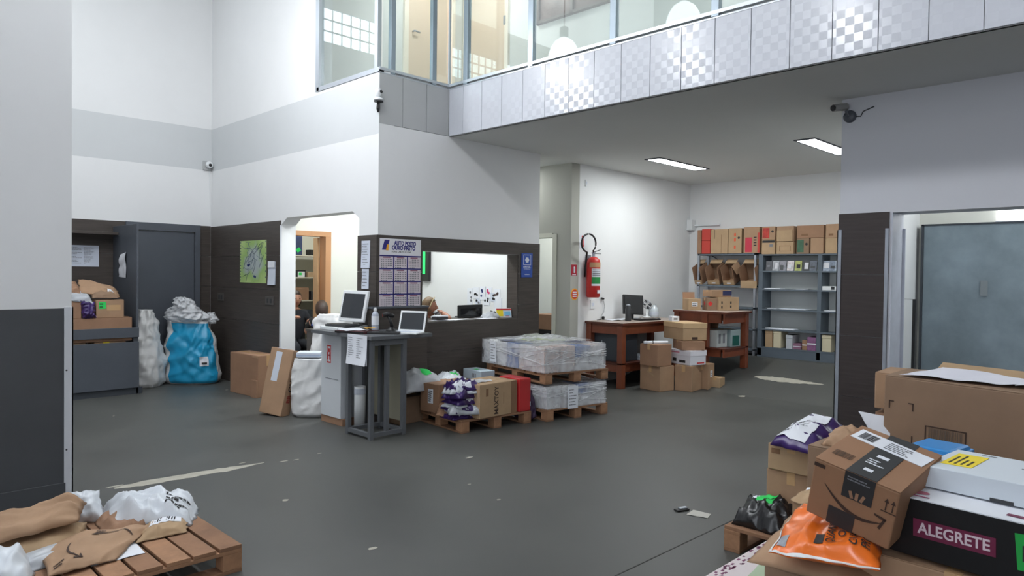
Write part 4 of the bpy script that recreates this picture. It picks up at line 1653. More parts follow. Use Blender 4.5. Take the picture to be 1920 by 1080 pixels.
# bundle of purple mailers: each bag on its own
rnd = random.Random(11)
zz = .135
bun = []
cols_ = [(PURPLE, 'dark purple'), (POLYGREY, 'grey'), (PURPLE, 'deep purple'), (POLYWHITE, 'white'), (PURPLE, 'glossy purple'), (PURPLE, 'purple'), (POLYWHITE, 'pale'), (PURPLE, 'violet')]
words = ['lowest', 'second', 'third', 'fourth', 'fifth', 'sixth', 'seventh', 'topmost']
for k, (mm, cn) in enumerate(cols_):
    ang = R(-8 + rnd.uniform(-22, 22))
    cx, cy = 4.76 + rnd.uniform(-.03, .03), 5.43 + rnd.uniform(-.03, .03)
    hl, hw = .165, .135
    q = []
    for sx, sy in ((-1, -1), (1, -1), (1, 1), (-1, 1)):
        x, y = sx * hl, sy * hw
        q.append((cx + x * math.cos(ang) - y * math.sin(ang), cy + x * math.sin(ang) + y * math.cos(ang), zz + rnd.uniform(-.022, .022)))
    t, tp = mailer('%s poly mailer, %s from the pallet in the purple bundle' % (cn, words[k]) if k else 'dark purple poly mailer at the bottom of the purple bundle', q, .065, mm, seed=40 + k, wr=.034, name='poly_mailer', group='mailers in the purple bundle', flat=.03, lump=.6)
    patch_on(t, tp, .1 + .3 * rnd.random(), .55 + .3 * rnd.random(), .0 + .05, .35, rnd.choice((PAPER, PAPERBLUE, PURPLE)), 'label')
    zz += .041
PINK = mat('pale pink print', (206, 160, 176), .6)

# wrapped loads
FILM2 = film_mat('tight stretch wrap film', (225, 228, 233), cover=.42, rough=.10)
PRINTW = mat('bundled white print edges', (222, 222, 224), .6, var=.10, scale=3, stretch=(1, 1, 30))
PRINTB = mat('bundled blue print edges', (120, 140, 184), .6, var=.25, scale=4, stretch=(1, 1, 20))
PRINTP = mat('bundled pinkish print edges', (212, 198, 194), .6, var=.12, scale=4, stretch=(1, 1, 30))
PRINTG = mat('lime green printed cover', (160, 176, 92), .55, var=.15, scale=5)
PRINTN = mat('slate printed cover', (108, 112, 132), .55, var=.2, scale=6)


def wrapped_load(label, loc, L, W, H, rz, seed, nx, ny, sheets):
    rnd = random.Random(seed)
    t = thing('wrapped_load', label, 'wrapped load', loc, (0, 0, rz), 'film-wrapped loads on pallets')
    dx, dy = L / nx, W / ny
    for i in range(nx):
        for j in range(ny):
            if 0 < i < nx - 1 and 0 < j < ny - 1:
                continue
            nlay = 2
            for k in range(nlay):
                h0, h1 = H * k / nlay, H * (k + 1) / nlay
                m = rnd.choices((PRINTW, PRINTP, PRINTB), (6, 3, 2))[0]
                g = 0.006
                MB().box(i * dx + g, (i + 1) * dx - g, j * dy + g, (j + 1) * dy - g, h0 + .002, h1 - .002 - rnd.uniform(0, .012) * (k == nlay - 1)).build('bundle', m, t, bevel=.004)
    MB().box(dx, L - dx, dy, W - dy, 0, H - .01).build('core', PRINTW, t)
    # crinkled film shell
    g = MB()

    def bump(p, f=9):
        return .007 * nz(p[0] * f + seed, p[1] * f, p[2] * f * 2)

    def shell(a, b_, c, d, n0, n1):
        a, b_, c, d = map(Vector, (a, b_, c, d))
        nrm = (b_ - a).cross(d - a).normalized()
        g.grid(lambda u, v: (lambda p: p + nrm * (.006 + abs(bump(p))))(a * (1 - u) * (1 - v) + b_ * u * (1 - v) + c * u * v + d * (1 - u) * v), n0, n1)
    e = .004
    shell((-e, -e, 0), (L + e, -e, 0), (L + e, -e, H), (-e, -e, H), 26, 12)
    shell((-e, W + e, 0), (-e, -e, 0), (-e, -e, H), (-e, W + e, H), 26, 12)
    shell((L + e, -e, 0), (L + e, W + e, 0), (L + e, W + e, H), (L + e, -e, H), 20, 8)
    shell((-e, -e, H), (L + e, -e, H), (L + e, W + e, H), (-e, W + e, H), 26, 26)
    g.build('stretch_film', FILM2, t, smooth=True)
    g = MB()
    for k in range(7):
        z0 = H * rnd.uniform(.1, .9)
        z1 = H * rnd.uniform(.3, 1.0)
        g.tube([(-.014, W * rnd.uniform(.2, .9), z0), (-.014, -.012, z1), (L * rnd.uniform(.3, .7), -.014, H * rnd.uniform(.2, .9)), (L + .01, -.014, z0)], .0035, 5)
    g.build('film_strand', FILM, t)
    for (face, u, v, w, h) in sheets:
        M = face_frame(face, (L, W, H), u, v, .018)
        o = slab_on(t, 'sheet', M, w, h, PAPER)
        lines_on(o, 'print', M, w * .8, h * .8, 6, GREYINK, seed, weight=.3)
    return t


rz = R(-10)
pallet('lower pallet under the two film-wrapped loads', (5.70, 5.10, 0), .90, 1.10, rz, along='x', n=6, h=.13)
wrapped_load('lower film-wrapped load of printed bundles with a paper sheet', (5.70, 5.105, .132), .86, 1.08, .255, rz, 3, 4, 4, (('front', .36, .11, .15, .25),))
pallet('upper pallet lying on the lower wrapped load', (5.66, 5.09, .412), .92, 1.16, rz, along='x', n=6, h=.12)
t = wrapped_load('upper film-wrapped load of printed bundles with green covers on top', (5.645, 5.09, .534), .89, 1.19, .285, R(-9), 5, 4, 5, (('left', .24, .15, .13, .24),))
for (x, y, sx, sy, mm) in ((.15, .82, .25, .2, PRINTN), (.45, .78, .36, .26, PRINTG), (.62, .60, .25, .2, PRINTG), (.70, .30, .2, .22, PRINTN)):
    MB().box(x - sx / 2, x + sx / 2, y - sy / 2, y + sy / 2, .286, .293).build('cover_sheet', mm, t)
# loose crumple of film lying over the top of the upper load
g = MB()
ca, sa = math.cos(R(-9)), math.sin(R(-9))


def crumple(u, v):
    x, y = .02 + .9 * u, .25 + .75 * v
    h = .02 + .055 * max(0, math.sin(math.pi * u)) * max(0, math.sin(math.pi * v)) * (abs(nz(u * 6, v * 6, 2)) * 1.8 + .25)
    return (5.645 + x * ca - y * sa, 5.09 + x * sa + y * ca, .822 + h)


g.grid(crumple, 34, 30)
o = g.build('plastic_film', FILM2, smooth=True)
tag(o, 'loose crumpled stretch film lying over the upper wrapped load', 'plastic film')
t, sf = sack('dark violet bag pushed between the two pallets', (5.62, 5.36, 0), 0, [(0, .05, .1), (.05, .06, .14), (.2, .055, .13), (.33, .04, .08)], mat('dull violet plastic', (64, 46, 78), .5), seed=5, fold=.02, name='plastic_bag', cat='bag')

# ================================================================== calendar, papers, sign on the counter wall
t = thing('wall_calendar', 'large white wall calendar with a blue grid and AUTO POSTO OURO PRETO heading', 'calendar', (4.675, YC - .017, 1.60))
CALW = mat('calendar paper', (212, 202, 208), .6)
MB().box(-.278, .278, -.003, 0, -.375, .375).build('sheet', CALW, t)
NAVY = mat('navy calendar print', (42, 40, 120), .6)
I = on_y(-.0035, 0, 0)
MB().box(-.278, .278, -.0045, -.003, .195, .375).build('header', mat('calendar header paper', (226, 226, 230), .6), t)
M = frame_at((.06, -.0052, .325), (1, 0, 0), (0, 0, 1))
text_obj('lettering', 'AUTO POSTO', .046, NAVY, t, M, width=.30, bold=.003)
M = frame_at((.04, -.0052, .275), (1, 0, 0), (0, 0, 1))
text_obj('lettering', 'OURO PRETO', .046, NAVY, t, M, width=.32, bold=.003)
M = frame_at((.01, -.0052, .232), (1, 0, 0), (0, 0, 1))
text_obj('lettering', 'FONE LAB. 9123 4560', .018, INK, t, M, width=.26)
g = MB()
g.prism([(-.25, .25), (-.215, .36), (-.15, .36), (-.185, .25)], .0045, .0055, M=Matrix(((1, 0, 0), (0, 0, -1), (0, 1, 0))))
g.build('logo', NAVY, t)
g = MB()
g.prism([(-.20, .245), (-.185, .31), (-.16, .31), (-.165, .245)], .0055, .0062, M=Matrix(((1, 0, 0), (0, 0, -1), (0, 1, 0))))
g.build('logo_accent', mat('amber print', (240, 170, 40), .6), t)
g = MB()
for x in (-.0926, .0926):
    g.box(x - .007, x + .007, -.0045, -.003, -.37, .19)
for z in (.185, .045, -.095, -.235):
    g.box(-.278, .278, -.0045, -.003, z - .006, z + .008)
g.build('grid_lines', NAVY, t)
g = MB()
g2 = MB()
for c in range(3):
    for r_ in range(4):
        cx, cz = -.185 + c * .185, .115 - r_ * .14
        g2.box(cx - .05, cx + .05, -.0042, -.003, cz + .048, cz + .060)
        for i in range(7):
            for j in range(5):
                if (j == 4 and i > 3) or (j == 0 and i < (c + r_) % 4):
                    continue
                x, z = cx - .066 + i * .022, cz + .032 - j * .022
                g.box(x - .006, x + .006, -.004, -.003, z - .006, z + .006)
o = g.build('date_print', GREYINK, t)
o['kind'] = 'stuff'
o = g2.build('month_print', mat('rose month print', (150, 96, 120), .6), t)
o['kind'] = 'stuff'
wall_sheet('white typed sheet on the corner beside the calendar', on_x(XB - .016, 6.603, 1.80), .165, .30, PAPERBLUE, rows=9, seed=6, weight=.2)
wall_sheet('smaller white sheet under the typed sheet at the corner', on_x(XB - .016, 6.605, 1.53), .13, .22, PAPERBLUE, rows=5, seed=16, weight=.2)
t = thing('blue_sign', 'small royal blue tourism sign with white emblem beside the service window', 'sign', (6.705, YC - .016, 1.725))
MB().box(-.105, .105, -.006, 0, -.16, .155).build('plate', BLUESIGN, t, bevel=.002)
g = MB()
for x0, x1, z0, z1 in ((-.07, .07, .13, .135), (-.07, .07, .0, .005), (-.07, -.065, .0, .135), (.065, .07, .0, .135)):
    g.box(x0, x1, -.0075, -.006, z0, z1)
g.build('border', PAPER, t)
g = MB()
for k in range(6):
    a = k * math.pi / 3
    g.lathe([(.016, 0), (.016, .0015)], 10, c=(.022 * math.cos(a), -.006, .067 + .022 * math.sin(a)), M=Matrix.Rotation(R(90), 3, 'X'))
g.lathe([(.02, 0), (.02, .002)], 12, c=(0, -.006, .067), M=Matrix.Rotation(R(90), 3, 'X'))
o = g.build('emblem', PAPER, t)
o['kind'] = 'stuff'
text_obj('lettering', 'BRASIL', .02, PAPER, t, frame_at((0, -.0065, -.025), (1, 0, 0), (0, 0, 1)), width=.14)
text_obj('lettering', 'cadastur', .014, PAPER, t, frame_at((0, -.0065, -.05), (1, 0, 0), (0, 0, 1)), width=.13)
text_obj('lettering', 'turismo', .018, PAPER, t, frame_at((0, -.0065, -.12), (1, 0, 0), (0, 0, 1)), width=.09)

# webcam bracket on the gallery corner
t = thing('corner_camera', 'white ball camera on a black clamp at the gallery corner', 'camera', (4.36, 6.385, 3.44))
MB().lathe([(.01, -.10), (.03, -.07), (.034, -.04), (.03, -.01), (.015, .005)], 16).build('ball', WHITEP, t, smooth=True, loc=(-.01, -.02, .125))
MB().lathe([(.018, 0), (.018, .01)], 12, M=Matrix.Rotation(R(60), 3, 'X')).build('lens', BLACKP, t, loc=(.005, -.05, .09))
MB().lathe([(.012, .0), (.055, .012), (.05, .028), (.02, .04)], 18).build('shelf_disc', WHITEP, t, smooth=True, loc=(-.01, -.03, -.01))
MB().lathe([(.05, .0), (.052, .01)], 18).build('shelf_plate', BLACKP, t, loc=(-.01, -.03, -.018))
MB().tube([(0, -.01, -.02), (0, -.005, -.08), (.004, -.004, -.12)], [.016, .02, .012], 8).build('clamp', BLACKP, t)
# bullet camera on the right pier
t = thing('bullet_camera', 'grey bullet camera with round base on the right pier under the ceiling', 'camera', (XR, 2.33, 3.05))
MB().lathe([(.055, 0), (.055, .02), (.04, .035)], 18, M=Matrix.Rotation(R(-90), 3, 'Y')).build('base', GREYMETAL, t, smooth=True)
MB().tube([(-.03, 0, 0), (-.05, .02, .05)], .014, 8).build('arm', GREYMETAL, t)
MB().tube([(-.02, .03, .09), (-.15, .09, .065)], .033, 14).build('body', mat('grey camera shell', (150, 150, 148), .4), t)
MB().tube([(-.15, .09, .065), (-.162, .096, .062)], .026, 14).build('lens', BLACKP, t)
MB().tube([(-.005, -.02, 0), (-.005, -.09, -.01), (-.005, -.11, .03), (-.005, -.2, .06)], .005, 6).build('cable', DARKP, t)

# ================================================================== office behind the counter
def skin_body(nodes, edges, sub=1):
    me = bpy.data.meshes.new('tmp')
    me.from_pydata([n[:3] for n in nodes], edges, [])
    o = bpy.data.objects.new('tmp', me)
    COL.objects.link(o)
    sk = o.modifiers.new('s', 'SKIN')
    sk.use_smooth_shade = True
    for i, n in enumerate(nodes):
        sv = me.skin_vertices[0].data[i]
        sv.radius = (n[3], n[3])
        sv.use_root = (i == 0)
    ss = o.modifiers.new('u', 'SUBSURF')
    ss.levels = ss.render_levels = sub
    out = bpy.data.meshes.new_from_object(o.evaluated_get(bpy.context.evaluated_depsgraph_get()))
    bpy.data.objects.remove(o)
    return out


def head_verts(c, r=(.092, .076, .118)):
    """face towards +x"""
    g = MB()
    n, mrows = 28, 20
    for j in range(mrows + 1):
        th = math.pi * j / mrows
        for i in range(n):
            ph = 2 * math.pi * i / n
            x, y, z = math.sin(th) * math.cos(ph), math.sin(th) * math.sin(ph), math.cos(th)
            sx = 1.0
            if z < 0:
                sx = 1 - .18 * (-z)
            px, py, pz = x * r[0] * sx, y * r[1] * (1 - .22 * max(0, -z)), z * r[2]
            if x > 0:
                px += .024 * math.exp(-((y / .20) ** 2) - (((z + .12) / .20) ** 2))          # nose
                px += .010 * math.exp(-((y / .35) ** 2) - (((z + .48) / .10) ** 2))          # lips
                px += .014 * math.exp(-((y / .35) ** 2) - (((z + .82) / .16) ** 2))          # chin
                for s in (-.42, .42):
                    px -= .010 * math.exp(-(((y - s) / .18) ** 2) - (((z - .06) / .12) ** 2))  # eye sockets
            g.v.append(Vector((px, py, pz)) + Vector(c))
    for j in range(mrows):
        for i in range(n):
            a, b_ = j * n + i, j * n + (i + 1) % n
            g.f.append([a, a + n, b_ + n, b_])
            g.m.append(0)
    for s in (-1, 1):   # ears
        g.lathe([(.004, -.02), (.014, -.01), (.017, .01), (.006, .026)], 10, c=(c[0] - .005, c[1] + s * (r[1] - .002), c[2] - .005))
    return g


def person(label, loc, rz, nodes, edges, hc, skinm, hairm, cloth, clothnodes, clothedges, hair='back', tilt=(0, 0, 0)):
    t = thing('person', label, 'person', loc, (0, 0, rz))
    me = skin_body(nodes, edges)
    g = head_verts((0, 0, 0))
    Rm = Euler(tilt).to_matrix()
    bm = bmesh.new()
    bm.from_mesh(me)
    vs = [bm.verts.new(Rm @ p + Vector(hc)) for p in g.v]
    for f in g.f:
        try:
            bm.faces.new([vs[i] for i in f])
        except ValueError:
            pass
    for f in bm.faces:
        f.smooth = True
    bm.to_mesh(me)
    bm.free()
    me.materials.clear()
    me.materials.append(skinm)
    o = bpy.data.objects.new('body', me)
    COL.objects.link(o)
    o.parent = t
    cm = skin_body(clothnodes, clothedges)
    cm.materials.clear()
    cm.materials.append(cloth)
    o = bpy.data.objects.new('clothing', cm)
    COL.objects.link(o)
    o.parent = t
    # hair shell
    h = MB()
    n, mr = 24, 14
    for j in range(mr + 1):
        th = math.pi * (.02 + (.62 if hair == 'back' else .80) * j / mr)
        for i in range(n):
            ph = 2 * math.pi * i / n
            x, y, z = math.sin(th) * math.cos(ph), math.sin(th) * math.sin(ph), math.cos(th)
            if x > .25 and z < .55:
                k = .90
            else:
                k = 1.12 + .05 * nz(x * 6, y * 6, z * 6)
            h.v.append(Rm @ Vector((x * .092 * k - .006, y * .078 * k, z * .118 * k)) + Vector(hc))
    for j in range(mr):
        for i in range(n):
            a, b_ = j * n + i, j * n + (i + 1) % n
            h.f.append([a, a + n, b_ + n, b_])
            h.m.append(0)
    h.f.append(list(range(n)))
    h.m.append(0)
    h.build('hair', hairm, t, smooth=True)
    for s in (-.032, .032):
        e = MB().lathe([(.001, -.006), (.008, -.003), (.008, .003), (.001, .006)], 8, M=Matrix.Rotation(R(90), 3, 'Y'))
        e.build('eye', INK, t, loc=Rm @ Vector((.083, s, .008)) + Vector(hc))
    mth = MB().box(-.004, .004, -.02, .02, -.003, .003)
    mth.build('mouth', mat('lip tone', (150, 80, 74), .5), t, loc=Rm @ Vector((.085, 0, -.055)) + Vector(hc))
    return t


def fingers(nodes, edges, hi, base, d, side, curl):
    """five fingers rooted at node hi"""
    d, side, curl = Vector(d).normalized(), Vector(side).normalized(), Vector(curl).normalized()
    for k, (off, ln) in enumerate(((-.028, .060), (-.010, .072), (.008, .068), (.026, .055))):
        a = Vector(base) + side * off + d * .035
        b_ = a + d * ln * .55 + curl * .01
        c = b_ + d * ln * .3 + curl * ln * .45
        i = len(nodes)
        nodes += [(*a, .0095), (*b_, .0085), (*c, .0075)]
        edges += [(hi, i), (i, i + 1), (i + 1, i + 2)]
    a = Vector(base) + side * -.04 + d * .0
    b_ = a + d * .03 - side * .02 + curl * .02
    i = len(nodes)
    nodes += [(*a, .011), (*b_, .0085)]
    edges += [(hi, i), (i, i + 1)]


def seated(arm_target, elbow, hand_dir, lower=True):
    nodes = [(0, 0, .50, .12), (.01, 0, .68, .105), (.02, 0, .86, .12), (.0, 0, .985, .06), (.012, 0, 1.05, .045),
             (0, .15, .93, .055), (.14, .18, .78, .042), (.32, .12, .76, .032), (.40, .10, .76, .028),
             (0, -.15, .93, .055), (*elbow, .042), (*[(a + b_) / 2 for a, b_ in zip(elbow, arm_target)], .034), (*arm_target, .028),
             (.02, .09, .48, .085), (.40, .11, .47, .065), (.40, .12, .10, .045), (.50, .12, .04, .04),
             (.02, -.09, .48, .085), (.40, -.11, .47, .065), (.40, -.12, .10, .045), (.50, -.12, .04, .04)]
    edges = [(0, 1), (1, 2), (2, 3), (3, 4), (2, 5), (5, 6), (6, 7), (7, 8), (2, 9), (9, 10), (10, 11), (11, 12),
             (0, 13), (13, 14), (14, 15), (15, 16), (0, 17), (17, 18), (18, 19), (19, 20)]
    cn = [(x, y, z, r * 1.12 + .006) for x, y, z, r in nodes[:3]] + [(0, 0, .975, .066), (0, .15, .93, .064), (.12, .175, .80, .052), (0, -.15, .93, .064),
          (elbow[0] * .6, -.15 + (elbow[1] + .15) * .6, .93 + (elbow[2] - .93) * .6, .052),
          (.02, .09, .48, .095), (.40, .11, .47, .076), (.40, .12, .12, .056), (.02, -.09, .48, .095), (.40, -.11, .47, .076), (.40, -.12, .12, .056)]
    ce = [(0, 1), (1, 2), (2, 3), (2, 4), (4, 5), (2, 6), (6, 7), (0, 8), (8, 9), (9, 10), (0, 11), (11, 12), (12, 13)]
    fingers(nodes, edges, 12, arm_target, hand_dir, (0, 1, 0), (-.5, 0, -.6))
    fingers(nodes, edges, 8, (.40, .10, .76), (1, 0, 0), (0, 1, 0), (0, 0, -1))
    return nodes, edges, cn, ce


def office_chair(label, loc, rz, m):
    t = thing('office_chair', label, 'chair', loc, (0, 0, rz))
    MB().box(-.22, .24, -.23, .23, .40, .455).build('seat', m, t, bevel=.02)
    MB().box(-.30, -.25, -.20, .20, .50, .86).build('backrest', m, t, bevel=.02)
    MB().bar((-.24, 0, .42), (-.275, 0, .55), .05).build('back_bracket', BLACKP, t)
    MB().tube([(0, 0, .08), (0, 0, .40)], .028, 10).build('column', DARKP, t)
    for k in range(5):
        a = k * 2 * math.pi / 5
        MB().bar((0, 0, .09), (.27 * math.cos(a), .27 * math.sin(a), .055), .04, .03).build('foot', BLACKP, t)
        MB().lathe([(.026, -.02), (.026, .02)], 10, M=Matrix.Rotation(R(90), 3, 'X')).build('caster', BLACKP, t, loc=(.27 * math.cos(a), .27 * math.sin(a), .027))
    return t


fz = R(-42)
nd, ed, cn, ce = seated((.19, -.06, 1.075), (.30, -.20, 1.00), (-.75, .35, .45))
person('person with a pale headband behind the service window, raising a white cup', (5.56, 7.02, .04), fz, nd, ed, (.03, 0, 1.135), SKIN2, HAIR2, CLOTHBLACK, cn, ce)
pw = bpy.data.objects['person']
hb = MB()
hb.tube([(.03 + .085 * math.cos(a) * .55 + .012, .088 * math.sin(a) * 1.0, 1.135 + .128 * math.cos(a * .98) * .98) for a in [(-1.7 + 3.4 * k / 16) for k in range(17)]], .007, 6).build('headband', mat('pale headband', (196, 178, 140), .6), pw)
office_chair('black office chair behind the service window', (5.56, 7.02, 0), fz, CLOTHBLACK)
t = thing('cup', 'white drinking cup held up by the person at the service window', 'cup', (5.56 + .15 * math.cos(fz) + .045 * math.sin(fz), 7.02 + .15 * math.sin(fz) - .045 * math.cos(fz), 1.07), (0, R(-35), fz))
MB().lathe([(.026, 0), (.036, .08), (.033, .08), (.023, .006)], 18).build('body', WHITEP, t, smooth=True)
MB().lathe([(.0305, .03), (.0335, .055)], 18, caps=False).build('print', GREYINK, t, smooth=True)

t = thing('computer_monitor', 'black computer monitor seen from behind on the service counter', 'monitor', (6.04, 6.76, 1.04), (0, 0, R(8)))
MB().box(-.10, .10, -.02, .16, 0, .015).build('base', BLACKP, t, bevel=.004)
MB().box(-.235, .235, -.03, .0, -.0 + .004, .165).build('back_shell', BLACKP, t, bevel=.008)
MB().box(-.20, .20, -.036, -.03, .03, .12).build('back_panel', mat('glossy black plastic', (24, 24, 26), .15), t, bevel=.003)
MB().box(-.22, .22, .0, .004, .015, .15).build('screen', SCREEN, t)
MB().box(-.03, .03, .004, .05, .01, .10).build('neck', BLACKP, t)
t = thing('desk_calendar', 'yellow red and white desk calendar at the counter end', 'calendar', (6.46, 6.56, 1.04), (0, 0, R(-30)))
g = MB().prism([(-.045, 0), (.045, 0), (.006, .115), (-.006, .115)], -.10, .10, M=Matrix(((0, 0, 1), (1, 0, 0), (0, 1, 0))))
g.build('body', PAPER, t)
tl = Matrix.Rotation(R(-19), 3, 'X')
MB().obox((-.055, -.030, .055), (.085, .003, .085), tl).build('yellow_panel', YELLOW, t)
MB().obox((.045, -.030, .050), (.08, .003, .06), tl).build('blue_panel', mat('sky blue print', (120, 190, 225), .6), t)
MB().obox((.045, -.037, .024), (.05, .003, .02), tl).build('red_panel', RED, t)
MB().obox((0, -.014, .103), (.2, .003, .018), tl).build('red_strip', RED, t)
rnd = random.Random(9)
for k, (x, y, mm, lab) in enumerate(((6.25, 6.60, POLYGREY, 'grey crumpled plastic bag beside the monitor on the counter'), (6.36, 6.62, BLACKPOLY, 'black striped plastic bag before the desk calendar'))):
    mailer(lab, ((x - .12, y - .06, 1.042), (x + .12, y - .08, 1.042), (x + .14, y + .08, 1.042), (x - .10, y + .1, 1.042)), .05, mm, seed=60 + k, wr=.02, name='plastic_bag', cat='bag', sag=0)
sheet('white papers lying along the service counter', ((5.25, 6.44, 1.041), (5.85, 6.44, 1.041), (5.85, 6.60, 1.041), (5.25, 6.60, 1.041)), PAPER, curl=.006, seed=2)
sheet('sheet of paper on the counter before the black monitor', ((5.95, 6.43, 1.041), (6.25, 6.43, 1.041), (6.25, 6.58, 1.041), (5.95, 6.58, 1.041)), PAPER, curl=.006, seed=12)
t = thing('card_reader', 'small dark card terminal with white top at the calendar end of the service counter', 'terminal', (5.36, 6.52, 1.05), (0, 0, R(5)))
MB().box(-.09, .09, -.05, .05, 0, .035).build('body', DARKP, t, bevel=.005)
MB().box(-.09, .09, -.05, .05, .035, .05).build('paper_roll', PAPER, t, bevel=.004)

# pinned notes on the office side wall
OWX = CX1 - .152
rnd = random.Random(4)
notes = ((7.60, 1.27, .12, .25, PAPER), (7.47, 1.33, .13, .16, PAPER), (7.43, 1.20, .10, .10, PAPERBLUE), (7.33, 1.33, .12, .19, PAPER), (7.25, 1.22, .13, .12, PAPER), (7.20, 1.34, .11, .15, PAPER), (7.12, 1.28, .10, .12, PAPERBLUE), (7.04, 1.33, .12, .13, PAPER), (7.02, 1.17, .15, .2, PAPER))
desc = ('tall white note pinned leftmost on the office wall', 'white note with black figures pinned on the office wall', 'pale blue slip low in the pinned cluster', 'white note with a blue round mark in the pinned cluster', 'white card with a small black frame in the pinned cluster', 'white note with pink figures in the pinned cluster', 'pale slip with a black spot in the pinned cluster', 'note with a dark photo pinned near the window edge', 'plain white sheet low at the right of the pinned cluster')
inks = (GREYINK, INK, GREYINK, mat('navy mark', (50, 60, 120), .6), INK, mat('pink mark', (214, 70, 120), .6), INK, mat('photo brown mark', (90, 74, 70), .6), None)
for (y, z, w, h, mm), ds, ik in zip(notes, desc, inks):
    t = thing('pinned_note', ds, 'note', (OWX, y, z), group='notes pinned on the office wall')
    MB().box(-.003 - .003 * rnd.random(), 0, -w / 2, w / 2, -h / 2, h / 2).build('sheet', mm, t)
    if ik:
        g = MB()
        for k in range(3):
            yy, z2 = rnd.uniform(-w * .3, w * .3), rnd.uniform(-h * .25, h * .3)
            g.lathe([(.018, 0), (.018, .002)], 10, c=(-.0062, yy, z2), M=Matrix.Rotation(R(-90), 3, 'Y'))
        o = g.build('print', ik, t)
        o['kind'] = 'stuff'
t = thing('television', 'black wall television showing a green picture in the office', 'television', (6.78, 8.68, 1.72))
MB().box(-.03, .02, -.18, .30, -.24, .235).build('housing', BLACKP, t, bevel=.006)
MB().box(-.034, -.03, -.10, .28, -.13, .22).build('screen', mat('green tv picture', (40, 200, 100), .3, emit=(40, 205, 105), estr=.9), t)
MB().box(.0, .03, -.04, .12, -.1, .1).build('bracket', DARKP, t)

# desk and people in the doorway room
t = thing('desk', 'dark brown desk just inside the doorway', 'desk', (4.62, 8.05, 0))
MB().box(0, .62, 0, .32, .83, .86).build('desk_top', LAMINATE, t, bevel=.003)
MB().box(.02, .6, .01, .03, .0, .83).build('front_board', LAMINATE, t)
MB().box(.02, .05, .03, .31, 0, .83).build('side_board', LAMINATE, t)
MB().box(.57, .6, .03, .31, 0, .83).build('side_board', LAMINATE, t)
t = thing('tape_dispenser', 'tape gun with a tan tape roll on the dark desk', 'tape dispenser', (4.73, 8.14, .862), (0, 0, R(-40)))
MB().lathe([(.06, -.025), (.06, .025), (.035, .025), (.035, -.025)], 20, M=Matrix.Rotation(R(90), 3, 'X')).build('roll', mat('tan tape roll', (214, 186, 130), .4), t, loc=(0, 0, .085))
MB().box(-.09, .03, -.035, -.028, .0, .09).build('frame', BLUESIGN, t, bevel=.003)
MB().tube([(-.06, 0, .03), (-.13, 0, .06)], .016, 8).build('handle', BLUESIGN, t)
t = thing('tape_roll', 'black tape roll lying on the dark desk edge', 'tape roll', (4.86, 8.09, .862))
MB().lathe([(.045, 0), (.045, .04), (.025, .04), (.025, 0)], 18).build('roll', BLACKP, t)
nd, ed, cn, ce = seated((.36, -.10, .90), (.18, -.2, .80), (1, .1, .1))
person('seated person in a dark navy jacket seen past the door jamb', (5.12, 9.57, .06), R(-100), nd, ed, (.03, 0, 1.14), SKIN, HAIR, CLOTHDARK, cn, ce, hair='long')
office_chair('dark office chair of the person past the door jamb', (5.12, 9.57, 0), R(-100), CLOTHDARK)
nd, ed, cn, ce = seated((.36, -.10, .84), (.18, -.2, .78), (1, .1, 0))
person('seated person in black bent forward, seen from behind in the doorway', (4.98, 8.56, .0), R(70), nd, ed, (.05, 0, 1.09), SKIN, HAIR, CLOTHBLACK, cn, ce, hair='long', tilt=(0, R(25), 0))
office_chair('black office chair of the bent person in the doorway', (4.98, 8.56, 0), R(70), CLOTHBLACK)

# storeroom shelves seen through the pine door frame
t = thing('wall_shelf', 'storeroom shelf rack with pale boards behind the pine door frame', 'shelf', (5.2, 10.3, 0))
for k, z in enumerate((.78, 1.145, 1.515, 1.865)):
    MB().box(0, 1.0, 0, .40, z - .02, z).build('shelf_board', mat('pale shelf board', (196, 190, 174), .6), t, bevel=.002)
for x in (0, .98):
    MB().box(x - .02, x, 0, .40, 0, 2.3).build('side', mat('pale shelf board', (196, 190, 174), .6), t)
t = carton('dark printed box with a green sticker on the top storeroom shelf', (5.40, 10.32, 1.866), (.24, .22, .30), m=mat('navy printed box', (52, 62, 96), .5, var=.3, scale=9), name='printed_box', flaps=False, tape=False)
slab_on(t, 'sticker', face_frame('front', (.24, .22, .3), .17, .08) @ Matrix.Rotation(R(35), 4, 'Z'), .07, .06, GREEN)
carton('small black box on the top storeroom shelf', (5.78, 10.32, 1.866), (.13, .15, .09), m=BLACKP, flaps=False, tape=False, name='small_box')
carton('flat black box on the middle storeroom shelf', (5.50, 10.32, 1.516), (.20, .18, .11), m=BLACKP, flaps=False, tape=False, name='small_box')
t = carton('white and green packet on the middle storeroom shelf', (5.56, 10.31, 1.516), (.12, .008, .085), m=WHITEP, flaps=False, tape=False, name='small_box')
slab_on(t, 'print', face_frame('front', (.12, .008, .085), .04, .05), .05, .04, GREEN)
carton('pinkish small box on the middle storeroom shelf', (5.73, 10.31, 1.516), (.11, .1, .08), m=KRAFT3, flaps=False, tape=False, name='small_box')
carton('brown carton on the lower storeroom shelf', (5.44, 10.32, 1.146), (.32, .28, .20), m=KRAFT2)
carton('dark narrow box on the lower storeroom shelf', (5.80, 10.32, 1.146), (.06, .2, .14), m=DARKP, flaps=False, tape=False, name='small_box')
carton('dark box on the bottom storeroom shelf', (5.60, 10.32, .782), (.3, .25, .2), m=DARKGREYMETAL, flaps=False, tape=False, name='small_box')
